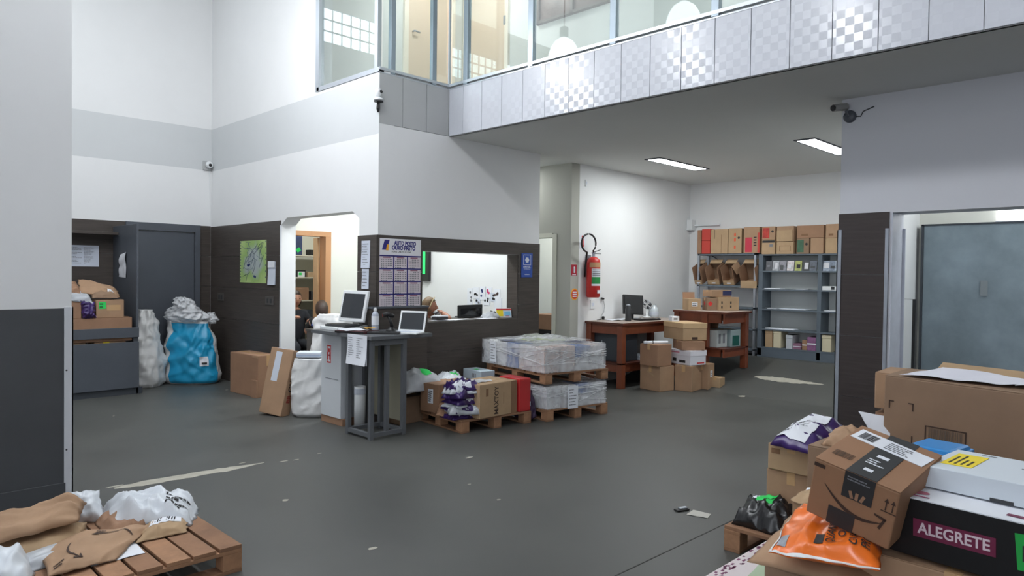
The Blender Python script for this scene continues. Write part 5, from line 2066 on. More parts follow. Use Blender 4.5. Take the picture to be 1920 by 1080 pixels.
# stack of items beyond the passage door
for k, (z, lab, mm) in enumerate(((.0, 'lowest dark crate glimpsed in the passage doorway', DARKP), (.26, 'middle brown crate glimpsed in the passage doorway', KRAFT4), (.52, 'third dark box glimpsed in the passage doorway', BLACKP), (.76, 'top reddish box glimpsed in the passage doorway', KRAFT2))):
    carton(lab, (8.02, 6.98 + .02 * k, z), (.38, .42, .235), (0, 0, R(3 - 2 * k)), m=mm, flaps=False, tape=False, name='crate', group='stacked crates beyond the passage door')
# ================================================================== extinguisher wall
t = thing('fire_extinguisher', 'red fire extinguisher with green and white label hung on the white wall', 'extinguisher', (8.15, YD - .115, 1.28))
prof = [(.085, 0), (.10, .015), (.10, .50), (.09, .55), (.05, .585), (.03, .595)]
MB().lathe(prof, 26).build('cylinder', RED, t, smooth=True)


def arc_band(r, z0, z1, a0, a1, m, name):
    g_ = MB()
    g_.grid(lambda u, v: (r * math.cos(R(a0 + (a1 - a0) * u)), r * math.sin(R(a0 + (a1 - a0) * u)), z0 + (z1 - z0) * v), 14, 1)
    return g_.build(name, m, t, smooth=True)


arc_band(.1012, .44, .51, -175, -45, mat('tan label strip', (196, 150, 110), .5), 'label_strip')
arc_band(.1012, .17, .42, -155, -50, PAPER, 'label_sheet')
arc_band(.1020, .20, .30, -155, -50, mat('leaf green label', (40, 140, 70), .5), 'green_band')
for zz_ in (.32, .345, .37, .395):
    arc_band(.1020, zz_, zz_ + .012, -148, -62, GREYINK, 'print')
MB().box(-.03, .05, -.104, -.099, .06, .11).build('tag', PAPER, t)
MB().lathe([(.022, .59), (.022, .64), (.03, .645), (.03, .66)], 14).build('valve', GALV, t)
MB().bar((0, 0, .66), (.12, -.03, .70), .018, .008).build('lever', DARKP, t)
MB().bar((0, 0, .64), (.13, -.03, .64), .018, .008).build('handle', DARKP, t)
pts = []
for k in range(25):
    a = -1.2 + 2 * math.pi * k / 24 * .93
    pts.append((-.13 + .15 * math.cos(a), -.03 + .04 * k / 24, .79 + .13 * math.sin(a)))
MB().tube([(0, 0, .645)] + pts[1:] + [(-.12, .06, .42), (-.10, .08, .3)], .013, 8).build('hose', BLACKP, t, smooth=True)
MB().box(-.05, .05, .085, .115, .5, .62).build('wall_bracket', GALV, t)


def wall_sign(label, x, z, w, h, m, name='wall_sign'):
    t_ = thing(name, label, 'sign', (x, YD, z))
    MB().box(-w / 2, w / 2, -.004, 0, -h / 2, h / 2).build('plate', m, t_, bevel=.001)
    return t_


t = wall_sign('narrow white sign with a red downward arrow above the extinguisher', 8.03, 2.09, .13, .20, PAPER)
g = MB().prism([(-.022, .09), (.022, .09), (.022, -.05), (.04, -.05), (0, -.10), (-.04, -.05), (-.022, -.05)], .004, .0055, M=Matrix(((1, 0, 0), (0, 0, -1), (0, 1, 0))))
g.build('arrow', RED, t)
t = wall_sign('small square red sign with a white extinguisher symbol', 7.815 + .03, 1.675, .125, .155, mat('deep red sign', (160, 34, 52), .5))
MB().lathe([(.012, -.045), (.012, .035), (.005, .045)], 10).build('symbol', PAPER, t, loc=(0, -.006, .005))
MB().box(-.04, .04, -.006, -.004, -.07, -.06).build('caption', PAPER, t)
t = thing('wall_sign', 'round red and orange no parking sticker on the white wall corner', 'sign', (7.865, YD, 1.325))
MB().lathe([(.085, 0), (.085, .003)], 24, M=Matrix.Rotation(R(90), 3, 'X')).build('rim', mat('amber sign rim', (240, 176, 60), .5), t)
MB().lathe([(.068, 0), (.068, .0045)], 24, M=Matrix.Rotation(R(90), 3, 'X')).build('disc', mat('vermilion sign', (206, 62, 40), .5), t)
for z in (-.03, 0, .03):
    MB().box(-.045, .045, -.006, -.004, z - .008, z + .008).build('print', PAPER, t)
for x, z, w, h, lab in ((8.28, 1.17, .10, .13, 'white outlet plate on the wall above the red table'), (8.09, 2.95, .045, .10, 'tiny white sensor high on the extinguisher wall')):
    t = thing('outlet_plate', lab, 'outlet', (x, YD, z))
    MB().box(-w / 2, w / 2, -.012, 0, -h / 2, h / 2).build('plate', WHITEP, t, bevel=.003)
    MB().box(-w / 4, w / 4, -.015, -.012, -h / 5, h / 5).build('socket', PAPERBLUE, t, bevel=.002)
t = thing('junction_box', 'small white junction box in the corner above the shelf boxes', 'junction box', (10.93, 6.46, 2.50))
MB().box(-.06, .06, -.05, .06, -.09, .09).build('box', WHITEP, t, bevel=.006)
MB().box(.02, .06, -.52, -.05, -.02, .01).build('conduit', WHITEP, t)


# ================================================================== red wooden tables
def wood_table(label, loc, L, W, H, shelf, zf, over=.03, inset=0):
    """zf(x) floor height under local x so that legs reach the ramp"""
    t_ = thing('wooden_table', label, 'table', loc)
    MB().box(-over, L + over, -over, W, H - .03, H).build('table_top', mat('worn pale table top', (176, 160, 150), .35, var=.1), t_, bevel=.003)
    MB().box(-over - .002, L + over + .002, -over - .002, W, H - .032, H - .004).build('top_edge', REDWOOD_D, t_)
    for x in (.0, L - .09):
        for y in (0 if x or not inset else inset, W - .09):
            MB().box(x, x + .09, y, y + .09, zf(x) + .001, H - .032).build('leg', REDWOOD, t_, bevel=.004)
    for y in (.02, W - .05):
        MB().box(0 if inset and y < .1 else .09, L - .09, y, y + .03, H - .17, H - .032).build('apron', REDWOOD, t_)
        MB().box(0 if inset and y < .1 else .09, L - .09, y, y + .03, shelf - .13, shelf - .02).build('lower_rail', REDWOOD, t_)
    for x in (.02, L - .05):
        MB().box(x, x + .03, .09, W - .09, H - .17, H - .032).build('apron', REDWOOD, t_)
        MB().box(x, x + .03, .09, W - .09, shelf - .13, shelf - .02).build('lower_rail', REDWOOD, t_)
    MB().box(.0, L, .0, W, shelf - .02, shelf).build('lower_shelf', REDWOOD_D, t_)
    return t_


wood_table('reddish wooden table with lower shelf by the extinguisher wall', (8.14, 5.875, 0), 1.66, .65, .935, .36, lambda x: floor_z(8.14 + x) if x > .5 else 0)
wood_table('second reddish wooden table loaded with cartons beside the shelf rack', (9.34, 4.93, 0), .70, .86, 1.10, .57, lambda x: floor_z(9.34 + x + .045), inset=.30)
TZ = .936
t = thing('computer_monitor', 'black tilted computer monitor on the red table', 'monitor', (8.98, 6.28, TZ), (0, 0, R(-28)))
MB().lathe([(.10, 0), (.10, .012), (.03, .018)], 20).build('base', BLACKP, t)
MB().box(-.02, .02, .03, .06, .015, .15).build('neck', BLACKP, t)
tl = Matrix.Rotation(R(-10), 3, 'X') @ Matrix.Rotation(R(3), 3, 'Y')
MB().obox((0, .02, .225), (.34, .035, .30), tl).build('bezel', BLACKP, t, bevel=.006)
MB().obox((0, .000, .227), (.30, .006, .25), tl).build('screen', mat('black screen', (24, 25, 28), .25), t)
t = thing('thermos_bottle', 'dark thermos bottle at the front edge of the red table', 'bottle', (8.62, 6.12, TZ))
MB().lathe([(.042, 0), (.045, .01), (.045, .17), (.036, .19), (.036, .225), (.03, .23)], 18).build('body', DARKP, t, smooth=True)
MB().lathe([(.03, .2), (.034, .235), (.02, .245)], 14).build('lid', GALV, t)
t = thing('desk_fan', 'small white desk fan behind the black monitor', 'fan', (9.55, 6.42, TZ))
MB().lathe([(.07, 0), (.07, .015), (.02, .03), (.016, .14)], 18).build('stand', WHITEP, t, smooth=True)
Mf = Matrix.Rotation(R(60), 3, 'Y') @ Matrix.Rotation(R(0), 3, 'X')
g = MB()
for rr in (.04, .065, .09):
    g.tube([Mf @ Vector((rr * math.cos(a), rr * math.sin(a), 0)) + Vector((0, 0, .21)) for a in [k * 2 * math.pi / 20 for k in range(21)]], .005, 5)
g.build('guard', GALV, t)
g = MB()
for k in range(4):
    a = k * math.pi / 2
    g.poly([Mf @ Vector(p) + Vector((0, 0, .21)) for p in ((.01 * math.cos(a), .01 * math.sin(a), 0), (.08 * math.cos(a - .35), .08 * math.sin(a - .35), .012), (.085 * math.cos(a), .085 * math.sin(a), .0), (.08 * math.cos(a + .35), .08 * math.sin(a + .35), -.012))], [(0, 1, 2, 3)])
g.build('blades', DARKP, t)
t = thing('water_jug', 'clear plastic water jug with handle on the red table', 'jug', (9.72, 6.40, TZ))
JUG = mat('clear jug plastic', (205, 214, 220), .12, trans=.0, spec=.7)
MB().lathe([(.07, 0), (.075, .01), (.075, .12), (.06, .16), (.025, .185), (.025, .20)], 20).build('body', JUG, t, smooth=True)
MB().lathe([(.0765, .03), (.0765, .09)], 20, caps=False).build('label', PAPERBLUE, t, smooth=True)
MB().tube([(-.045, 0, .165), (-.05, 0, .20), (0, 0, .225), (.05, 0, .20), (.045, 0, .165)], .007, 6).build('handle', WHITEP, t)
# a small extension so that the jug and fan stand on the table end
t = thing('keyboard', 'black keyboard in front of the tilted monitor on the red table', 'keyboard', (9.0, 6.05, TZ), (0, 0, R(-12)))
MB().box(-.2, .2, -.07, .07, 0, .02).build('body', BLACKP, t, bevel=.004)
g = MB()
for i in range(12):
    for j in range(4):
        g.box(-.19 + i * .032, -.163 + i * .032, -.06 + j * .03, -.036 + j * .03, .02, .025)
o = g.build('keys', DARKP, t)
o['kind'] = 'stuff'
t = thing('computer_mouse', 'dark computer mouse at the end of the red table', 'mouse', (9.22, 5.98, TZ))
MB().lathe([(.03, 0), (.032, .01), (.02, .028), (.004, .032)], 14).build('shell', DARKP, t, smooth=True)
MB().tube([(-.01, .03, .02), (-.03, .1, .005), (-.12, .2, .004)], .003, 5).build('cable', BLACKP, t)
sheet('white papers spread at the back of the red table', ((8.45, 6.28, TZ + .001), (8.85, 6.22, TZ + .001), (8.9, 6.45, TZ + .001), (8.5, 6.5, TZ + .001)), PAPER, curl=.02, seed=4)
sheet('white paper beside the jug on the red table', ((9.1, 6.3, TZ + .001), (9.26, 6.2, TZ + .001), (9.27, 6.45, TZ + .001), (9.12, 6.5, TZ + .001)), PAPER, curl=.03, seed=6)
t = thing('wall_cable', 'white and black cable looped on the wall above the red table', 'cable', (8.50, YD - .01, 1.0))
MB().tube([(-.02, 0, -.05), (-.06, -.02, -.06), (-.15, -.03, -.062)], .005, 6).build('lead', BLACKP, t)
MB().tube([(-.0, 0, .0), (.04, -.01, .05), (.06, -.01, .14), (.03, -.01, .22), (.0, -.01, .25)], .006, 6).build('loop', GREYPAINT, t)
MB().tube([(-.03, -.012, .26), (.03, -.012, .25)], .014, 8).build('hook', BLACKP, t)
MB().lathe([(.02, 0), (.025, .04), (.012, .05)], 10).build('plug', BLACKP, t, loc=(.0, -.03, -.06))
t = thing('steel_cabinet', 'dark blue grey steel cabinet on the lower shelf of the red table', 'cabinet', (8.25, 6.0, .361))
MB().box(0, .45, 0, .48, 0, .46).build('body', DARKGREYMETAL, t, bevel=.006)
MB().box(-.006, 0, .03, .45, .02, .44).build('door', DARKGREYMETAL, t, bevel=.003)
MB().box(-.018, -.006, .30, .315, .18, .30).build('handle', GALV, t)
t = thing('paper_stack', 'stack of papers on the lower shelf of the red table', 'paper stack', (8.72, 5.95, .361))
for k in range(3):
    MB().box(-.0 + .01 * k, .30 + .01 * k, .02 * k, .24 + .01 * k, .02 * k, .02 * k + .018).build('ream', PAPERBLUE, t, bevel=.002)
t = thing('power_cable', 'thin grey cable hanging below the red table top', 'cable', (8.70, 6.2, .40))
MB().tube([(0, 0, .50), (.05, -.02, .38), (.10, 0, .22), (.06, 0, .04)], .006, 6).build('lead', GREYINK, t)

# cartons piled between the tables
t = carton('cardboard box on top of the left pile beside the red table', (8.31, 5.40, .35), (.30, .32, .30), (0, 0, R(-7)), m=KRAFT2)

t = thing('paper_roll', 'white rolled poster lying on the left pile of boxes', 'paper roll', (8.30, 5.62, .653), (0, 0, R(-32)))
MB().tube([(0, 0, .02), (.36, 0, .02)], .021, 12).build('roll', PAPER, t, smooth=True)
MB().tube([(.12, 0, .02), (.14, 0, .02)], .0225, 12).build('band', GREYINK, t)
sz = (.293, .374, .346)
t = carton('dented cardboard box at the bottom of the left pile', (8.362, 5.383, 0), sz, (0, 0, R(-7.9)), m=KRAFT)
MB().obox((-.001, .18, .24), (.003, .14, .02), Matrix.Rotation(R(25), 3, 'X')).build('torn_edge', KRAFT3, t)
t = carton('cardboard box at the bottom of the right pile', (8.692, 5.086, 0), (.319, .255, .359), (0, 0, R(6.9)), m=KRAFT)
sz = (.304, .405, .20)
t = carton('white printed paper box with lid in the right pile', (8.70, 5.12, .362), sz, (0, 0, R(-14)), m=mat('white printed carton', (214, 214, 222), .6), flaps=False, tape=False, name='paper_box')
MB().box(-.006, .31, -.006, .411, .13, .205).build('lid', mat('white carton lid', (222, 220, 228), .6), t, bevel=.002)
for u, v, w, h, mm in ((.10, .06, .07, .05, INK), (.25, .045, .12, .035, INK)):
    slab_on(t, 'print', face_frame('left', sz, u, v), w, h, mm)
slab_on(t, 'print', face_frame('left', sz, .12, .17, .008), .16, .018, mat('rose print', (190, 120, 140), .6))
slab_on(t, 'print', face_frame('front', sz, .2, .03), .14, .018, mat('red print', (200, 60, 60), .6))
t = carton('squashed cardboard box under the lidded archive box', (8.68, 5.25, .569), (.34, .38, .125), (0, 0, R(-40)), m=KRAFT2)
sz = (.38, .54, .16)
t = thing('archive_box', 'big tan archive box with overlapping lid on top of the right pile', 'box', (8.73, 5.26, .70), (0, 0, R(-28)))
MB().box(0, .38, 0, .54, 0, .20).build('body', KRAFT3, t, bevel=.004)
MB().box(-.006, .386, -.006, .546, .17, .245).build('lid', mat('tan archive lid', (196, 166, 128), .8), t, bevel=.004)
slab_on(t, 'hand_hole', face_frame('front', (.38, .54, .2), .19, .03), .09, .035, BROWNINK)
t = carton('small cardboard box with a white label behind the right pile', (9.02, 5.02, .005), (.20, .22, .36), (0, 0, R(4)), m=KRAFT)
sticker(t, 'front', (.20, .22, .36), .10, .22, .07, .09, PAPER, rows=3)
t = carton('small low cardboard box on the floor behind the right pile', (9.14, 4.90, .032), (.16, .16, .14), (0, 0, R(4)), m=KRAFT3)
t = thing('small_carton', 'small white tape carton on the archive box', 'carton', (8.90, 5.55, .947), (0, 0, R(-28)))
MB().box(0, .12, 0, .10, 0, .075).build('body', PAPER, t, bevel=.003)
MB().box(.03, .09, -.0015, 0, .025, .05).build('print', GREYINK, t)

# cartons on the second table
T2 = 1.101
sz = (.20, .24, .17)
t = carton('open-flapped carton with a white label on the second table', (9.36, 5.56, T2), sz, (0, 0, R(-38)), m=KRAFT3, tape=False)
MB().obox((.10, .25, .215), (.19, .006, .10), Matrix.Rotation(R(-8), 3, 'X')).build('raised_flap', KRAFT2, t)
sticker(t, 'front', sz, .10, .085, .09, .06, PAPER, rows=2)
sz = (.22, .22, .19)
t = carton('carton with a red diamond mark on the second table', (9.52, 5.34, T2), sz, (0, 0, R(-42)), m=KRAFT4)
slab_on(t, 'diamond_mark', face_frame('left', sz, .11, .10) @ Matrix.Rotation(R(45), 4, 'Z'), .055, .055, RED)
slab_on(t, 'diamond_mark', face_frame('front', sz, .05, .10) @ Matrix.Rotation(R(45), 4, 'Z'), .055, .055, RED)
sz = (.34, .26, .20)
t = carton('carton with black handling symbols on the second table', (9.62, 5.20, T2), sz, (0, 0, R(-30)), m=KRAFT3)
for u, v in ((.05, .05), (.05, .12), (.20, .06), (.20, .12)):
    slab_on(t, 'symbol', face_frame('front', sz, u, v), .022, .035, INK)
sz = (.36, .22, .10)
t = carton('long carton with a navy end lying on the symbol carton', (9.58, 5.30, T2 + .202), sz, (0, 0, R(-24)), m=KRAFT)
MB().box(.20, .362, -.002, .222, .02, .09).build('navy_print', mat('navy carton print', (46, 52, 92), .6), t)
t = thing('spray_can', 'blue and white bottle on the second table', 'bottle', (9.90, 5.22, T2))
MB().lathe([(.03, 0), (.03, .12), (.02, .14)], 14).build('body', mat('pale blue bottle', (150, 170, 205), .4), t, smooth=True)
MB().lathe([(.018, .14), (.018, .17)], 12).build('cap', PAPER, t)
for k, (x, y, h, mm, lab) in enumerate(((9.97, 5.26, .19, PAPER, 'tall white carton pack on the second table'), (10.0, 5.13, .15, KRAFT3, 'patterned cream carton pack at the end of the second table'), (9.83, 5.36, .11, BLUESIGN, 'small navy and white tin on the second table'))):
    t = thing('carton_pack', lab, 'carton', (x, y, T2), (0, 0, R(-30)))
    MB().box(-.035, .035, -.03, .03, 0, h).build('body', mm, t, bevel=.003)
    MB().box(-.036, .036, -.031, .031, h * .3, h * .6).build('band', (YELLOW, KRAFT4, PAPER)[k], t)
# boxes on its lower shelf
for k, (x, y, m1, lab) in enumerate(((9.40, 5.10, mat('pale printed box', (176, 182, 182), .6), 'pale white printed box on the lower shelf of the second table'), (9.66, 5.02, mat('green printed box', (150, 168, 170), .6), 'white box with a dark green panel on the lower shelf of the second table'))):
    sz = (.24, .34, .25)
    t = carton(lab, (x, y, .572), sz, (0, 0, R(-8)), m=m1, name='printed_box')
    if k:
        slab_on(t, 'green_panel', face_frame('front', sz, .12, .09), .16, .15, mat('dark green print', (26, 92, 84), .6))
    else:
        for u in (.06, .16):
            slab_on(t, 'print', face_frame('front', sz, u, .13), .05, .14, GREYINK)
t = carton('flat brown sheet carton leaning at the rack end of the second table', (10.02, 5.45, .58), (.03, .30, .42), (0, R(8), 0), m=KRAFT2, flaps=False, tape=False)

# ================================================================== shelf racks on the far wall
FZ = RAMPZ
SHELFGREY = mat('slate grey shelf paint', (92, 102, 112), .45, var=.05)
SHELFBACK = mat('pale grey shelf back', (206, 211, 211), .6)
t = thing('steel_rack', 'narrow steel shelf rack with angle posts holding tilted open boxes', 'rack', (10.65, 5.13, FZ))
for y in (.0, 1.0):
    for x in (0, .31):
        MB().box(x, x + .03, y, y + .035, 0, 1.64).build('post', GALV, t)
for z in (.10, .42, .76, 1.11, 1.625):
    MB().box(.0, .34, .0, 1.035, z - .025, z).build('shelf_board', SHELFGREY, t)
MB().bar((.33, .98, 1.62), (.33, .60, 1.40), .02, .01).build('brace', DARKGREYMETAL, t)
MB().bar((.335, .62, 1.40), (.335, .98, 1.40), .02, .01).build('brace', DARKGREYMETAL, t)
# shallow open boxes tipped toward the room
for k, (y, w, lab) in enumerate(((6.14, .14, 'open cardboard tray box against the wall corner of the steel rack'), (5.86, .22, 'first tilted open box with a white tag on the steel rack'), (5.59, .20, 'middle tilted open box with a raised side flap on the steel rack'), (5.24, .27, 'tilted open box with a drooping flap at the rack end'))):
    t = thing('open_box', lab, 'box', (10.66, y - w / 2, FZ + 1.115), (0, R(-22), 0), 'tilted open boxes on the steel rack')
    d, h = .26, .30
    MB().box(0, d, 0, w, 0, .006).build('front_panel', KRAFT, t)
    MB().box(0, d, 0, .006, 0, h).build('side_panel', KRAFT2, t)
    MB().box(0, d, w - .006, w, 0, h).build('side_panel', KRAFT2, t)
    MB().box(d - .006, d, 0, w, 0, h).build('back_panel', KRAFT4, t)
    MB().box(0, .006, 0, w, 0, .075).build('lip', KRAFT3, t)
    MB().obox((d - .05, w / 2, h + .03), (.10, w * .95, .005), Matrix.Rotation(R(-20), 3, 'Y')).build('flap', KRAFT3, t)
    if k == 2:
        MB().obox((.12, -.03, h - .05), (.22, .005, .16), Matrix.Rotation(R(-25), 3, 'X')).build('flap', KRAFT, t)
    if k == 3:
        MB().obox((-.02, w / 2, .02), (.005, w, .11), Matrix.Rotation(R(18), 3, 'Y')).build('flap', KRAFT3, t)
    MB().box(-.002, 0, w / 2 - .035, w / 2 + .03, .02, .04).build('tag', PAPER, t)

t = thing('shelf_unit', 'slate grey shelf unit with pale back and a divider', 'shelf', (10.65, 3.0, FZ))
W_ = 2.085
for y0, y1 in ((W_ - .07, W_), (1.105, 1.165), (0, .05)):
    MB().box(0, .33, y0, y1, .02, 1.60).build('side', SHELFGREY, t, bevel=.002)
MB().box(.31, .33, 0, W_, .02, 1.60).build('back', SHELFBACK, t)
for z in (.155, .44, .755, 1.065, 1.35, 1.61):
    MB().box(-.004, .32, 0, W_, z - .022, z).build('shelf_board', SHELFGREY, t, bevel=.001)
MB().box(0, .02, 0, W_, 0, .135).build('plinth', SHELFGREY, t)
# books standing on the top shelf
covers = (('dark figure cover', (60, 62, 70)), ('black and white cover', (150, 152, 158)), ('grey portrait cover', (128, 126, 136)), ('pale pink cover', (196, 188, 190)), ('olive yellow cover', (160, 166, 90)), ('black ink cover', (40, 42, 46)), ('slate cover', (92, 98, 110)), ('silver cover', (150, 160, 176)), ('grey swirl cover', (120, 130, 146)), ('pale blue cover', (150, 160, 172)))
ys_ = (4.93, 4.82, 4.71, 4.59, 4.47, 4.35, 4.245, 4.05, 3.96, 3.88)
for (nm, rgb), y in zip(covers, ys_):
    t = thing('book', '%s book standing on the top grey shelf' % nm.replace('cover', 'covered'), 'book', (10.67, y, FZ + 1.351), (0, R(12), R(4)), 'books displayed on the top grey shelf')
    MB().box(0, .012, -.05, .05, 0, .155).build('cover', mat(nm, rgb, .35, var=.45, scale=22), t)
    MB().box(.002, .010, -.048, .048, .003, .153).build('pages', PAPER, t)
    rb = random.Random(int(y * 100))
    MB().box(-.001, 0, rb.uniform(-.045, -.01), rb.uniform(.0, .045), rb.uniform(.01, .06), rb.uniform(.07, .14)).build('print', rb.choice((mat('pale cover print', (205, 205, 210), .5), INK, GREYINK, DARKP)), t)
rnd = random.Random(31)
k = 0
flat = (('grey pamphlets spread on the second shelf', 1.066, 4.86, .26), ('thin slate folder on the second shelf', 1.066, 4.42, .18), ('pale papers along the third shelf', .756, 4.90, .14), ('row of white leaflets on the third shelf', .756, 4.55, .40), ('loose leaflets on the fourth shelf', .441, 4.75, .45), ('thin papers right of the divider on the third shelf', .756, 3.98, .2))
for lab, z, y, w in flat:
    t = thing('leaflets', lab, 'papers', (10.66, y, FZ + z))
    for j in range(3):
        o_ = rnd.uniform(-.03, .03)
        MB().box(.01 + .01 * j, .20, -w / 2 + o_, w / 2 + o_, .004 * j, .004 * j + .004).build('sheet', rnd.choice((PAPER, PAPERBLUE, POLYGREY)), t)
t = thing('white_case', 'white flat case with a grey panel right of the divider', 'case', (10.66, 3.98, FZ + 1.066))
MB().box(0, .2, -.12, .12, 0, .06).build('body', WHITEP, t, bevel=.004)
MB().box(-.002, 0, -.06, -.01, .01, .055).build('panel', DARKP, t)
bott = (('tall cream archive box at the rack end of the bottom shelf', 4.905, .11, .27, KRAFT3), ('second cream archive box on the bottom shelf', 4.77, .12, .27, mat('cream archive board', (206, 196, 168), .7)), ('grey magazine pile upright on the bottom shelf', 4.58, .10, .21, POLYGREY), ('low mauve book pile on the bottom shelf', 4.46, .12, .09, mat('mauve covers', (140, 100, 124), .6)), ('carved brown figure box on the bottom shelf', 4.345, .07, .15, KRAFT2), ('violet books stacked beside the divider', 4.24, .13, .20, mat('violet covers', (136, 92, 130), .6, var=.2, scale=20)), ('cream lidded archive box right of the divider', 4.02, .13, .25, mat('cream archive board', (206, 196, 168), .7)))
for lab, y, w, h, mm in bott:
    t = thing('shelf_box', lab, 'box', (10.665, y, FZ + .156))
    MB().box(0, .24, -w / 2, w / 2, 0, h).build('body', mm, t, bevel=.003)
    if h > .2:
        MB().box(-.004, .244, -w / 2 - .004, w / 2 + .004, h - .05, h).build('lid', mm, t, bevel=.003)
    else:
        MB().box(-.001, .241, -w / 2 - .001, w / 2 + .001, h * .45, h * .55).build('band', PAPER, t)

# row of cartons on top of the racks
ZT = FZ + 1.628
REDC = mat('red carton print', (186, 62, 52), .6)
rowspec = (
    ('narrow brown carton end in the corner above the rack', 6.175, 6.10, ZT, .40, KRAFT2, ()),
    ('lower red box above the rack corner', 6.09, 5.93, ZT, .215, REDC, ()),
    ('upper red box above the rack corner', 6.09, 5.93, ZT + .217, .195, REDC, ()),
    ('tan carton with a dark seam above the rack', 5.925, 5.615, ZT, .40, KRAFT3, ('seam',)),
    ('tan carton with orange marks and a round hole above the rack', 5.61, 5.375, ZT, .405, KRAFT3, ('orange', 'hole')),
    ('carton with a red square above the rack', 5.345, 5.075, ZT, .415, KRAFT, ('redsq', 'redend')),
    ('lower pale carton with black print bar above the shelf unit', 5.04, 4.82, ZT - .02, .225, KRAFT3, ('bar',)),
    ('upper carton with a red picture above the shelf unit', 5.04, 4.82, ZT + .207, .205, KRAFT, ('redpic', 'hole')),
    ('lower tan carton with an outlined slot above the shelf unit', 4.80, 4.53, ZT - .02, .19, KRAFT3, ('slot',)),
    ('upper tan carton on the slotted carton above the shelf unit', 4.80, 4.53, ZT + .172, .235, KRAFT, ('lip',)),
    ('green printed box with a round hole above the shelf unit', 4.49, 4.295, ZT - .02, .235, KRAFT4, ('green', 'hole')),
    ('plain tan carton beside the green box above the shelf unit', 4.28, 4.085, ZT - .02, .235, KRAFT, ()),
    ('wide carton lying across the green box and plain carton', 4.49, 4.085, ZT + .217, .19, KRAFT2, ('text',)),
    ('lower carton half hidden by the right pier on the shelf unit', 4.06, 3.80, ZT - .02, .225, KRAFT3, ()),
    ('upper carton half hidden by the right pier on the shelf unit', 4.06, 3.80, ZT + .207, .205, KRAFT, ('text',)),
)
for lab, y0, y1, z, h, mm, marks in rowspec:
    w = y0 - y1
    sz = (.33, w - .006, h)
    t = carton(lab, (10.64, y1 + .003, z), sz, (0, 0, 0), m=mm, group='cartons on top of the racks', flaps=False, tape=False)
    for k in marks:
        if k == 'seam':
            slab_on(t, 'seam', face_frame('left', sz, w * .22, h * .8), .008, h * .38, BROWNINK)
            slab_on(t, 'panel_line', face_frame('left', sz, w * .62, h * .4), .004, h * .75, FLAPDARK)
        elif k == 'orange':
            for v in (.30, .22, .10):
                slab_on(t, 'print', face_frame('left', sz, w * .5, v), .03, .05, mat('orange carton print', (214, 84, 50), .6))
        elif k == 'hole':
            M = face_frame('left', sz, w * .78, h * .62)
            b_ = MB().lathe([(.02, 0), (.02, .0015)], 14)
            b_.v = [M @ p for p in b_.v]
            b_.build('hole', INK, t)
        elif k == 'redsq':
            slab_on(t, 'print', face_frame('left', sz, w * .32, h * .32), w * .42, h * .56, mat('crimson carton print', (190, 50, 70), .6))
            for v in range(4):
                slab_on(t, 'print', face_frame('left', sz, w * .72, h * (.3 + .1 * v)), w * .18, .018, INK)
        elif k == 'redend':
            slab_on(t, 'print', face_frame('left', sz, w * .94, h * .4), w * .12, h * .75, REDC)
        elif k == 'bar':
            slab_on(t, 'print', face_frame('left', sz, w * .5, h * .88), w * .9, .035, INK)
            slab_on(t, 'print', face_frame('left', sz, w * .7, h * .6), w * .25, .04, GREYINK)
        elif k == 'redpic':
            slab_on(t, 'print', face_frame('left', sz, w * .3, h * .5), w * .5, h * .8, mat('red picture print', (176, 54, 44), .6, var=.4, scale=14))
        elif k == 'slot':
            for du, dv, ww, hh in ((0, .04, .17, .005), (0, -.04, .17, .005), (-.085, 0, .005, .08), (.085, 0, .005, .08)):
                slab_on(t, 'print', face_frame('left', sz, w * .5 + du, h * .45 + dv), ww, hh, FLAPDARK)
        elif k == 'lip':
            slab_on(t, 'flap', face_frame('left', sz, w * .47, h * .38), w * .9, h * .72, KRAFT3, t=.012)
        elif k == 'green':
            slab_on(t, 'print', face_frame('left', sz, w * .32, h * .5), w * .5, h * .8, mat('green carton print', (62, 98, 76), .6, var=.25, scale=14))
        elif k == 'text':
            slab_on(t, 'print', face_frame('left', sz, w * .3, h * .25), w * .25, .03, FLAPDARK)
# black angled frame behind the right pier
t = thing('cart_handle', 'black tubular cart handle standing behind the right pier', 'cart', (7.6, 2.045, 0))
MB().tube([(0, .13, 0), (0, .13, 1.41), (0, .0, 1.41), (0, .0, .0)], .014, 8).build('frame', BLACKP, t)
MB().bar((0, .0, .3), (0, .13, .3), .02).build('crossbar', BLACKP, t)
# ================================================================== near right pile
pallet('pallet under the near right pile of parcels', (3.81, .42, 0), 1.1, 1.58, 0, along='y', n=7, h=.145)
t, tp = mailer('black poly bag with a green sticker at the pallet corner', ((3.86, 1.98, .148), (3.86, 1.66, .148), (4.14, 1.66, .148), (4.14, 1.99, .148)), .125, BLACKPOLY, seed=71, wr=.03, name='poly_mailer', sag=0, flat=.04)
patch_on(t, tp, .30, .60, .42, .74, GREEN, 'sticker', lab='bright green sticker')
patch_on(t, tp, .22, .30, .45, .7, PAPER, 'label')
sz = (.30, .30, .295)
t = carton('lower plain carton at the pallet corner beside the black bag', (4.14, 1.60, .147), sz, m=KRAFT)
sz = (.30, .29, .155)
t = carton('upper carton with pale print stacked at the pallet corner', (4.12, 1.60, .444), sz, (0, 0, R(-2)), m=KRAFT3)
slab_on(t, 'print', face_frame('left', sz, .05, .115), .055, .03, FLAPDARK)
slab_on(t, 'print', face_frame('left', sz, .26, .13), .03, .012, INK)
sticker(t, 'top', sz, .12, .14, .14, .18, PAPER, rows=4, seed=9)
t, tp = mailer('purple poly mailer with a white invoice on the corner cartons', ((4.09, 1.86, .60), (4.03, 1.58, .60), (4.62, 1.50, .605), (4.68, 1.93, .605)), .10, PURPLE, seed=73, wr=.03, name='poly_mailer', sag=.02, flat=.03)
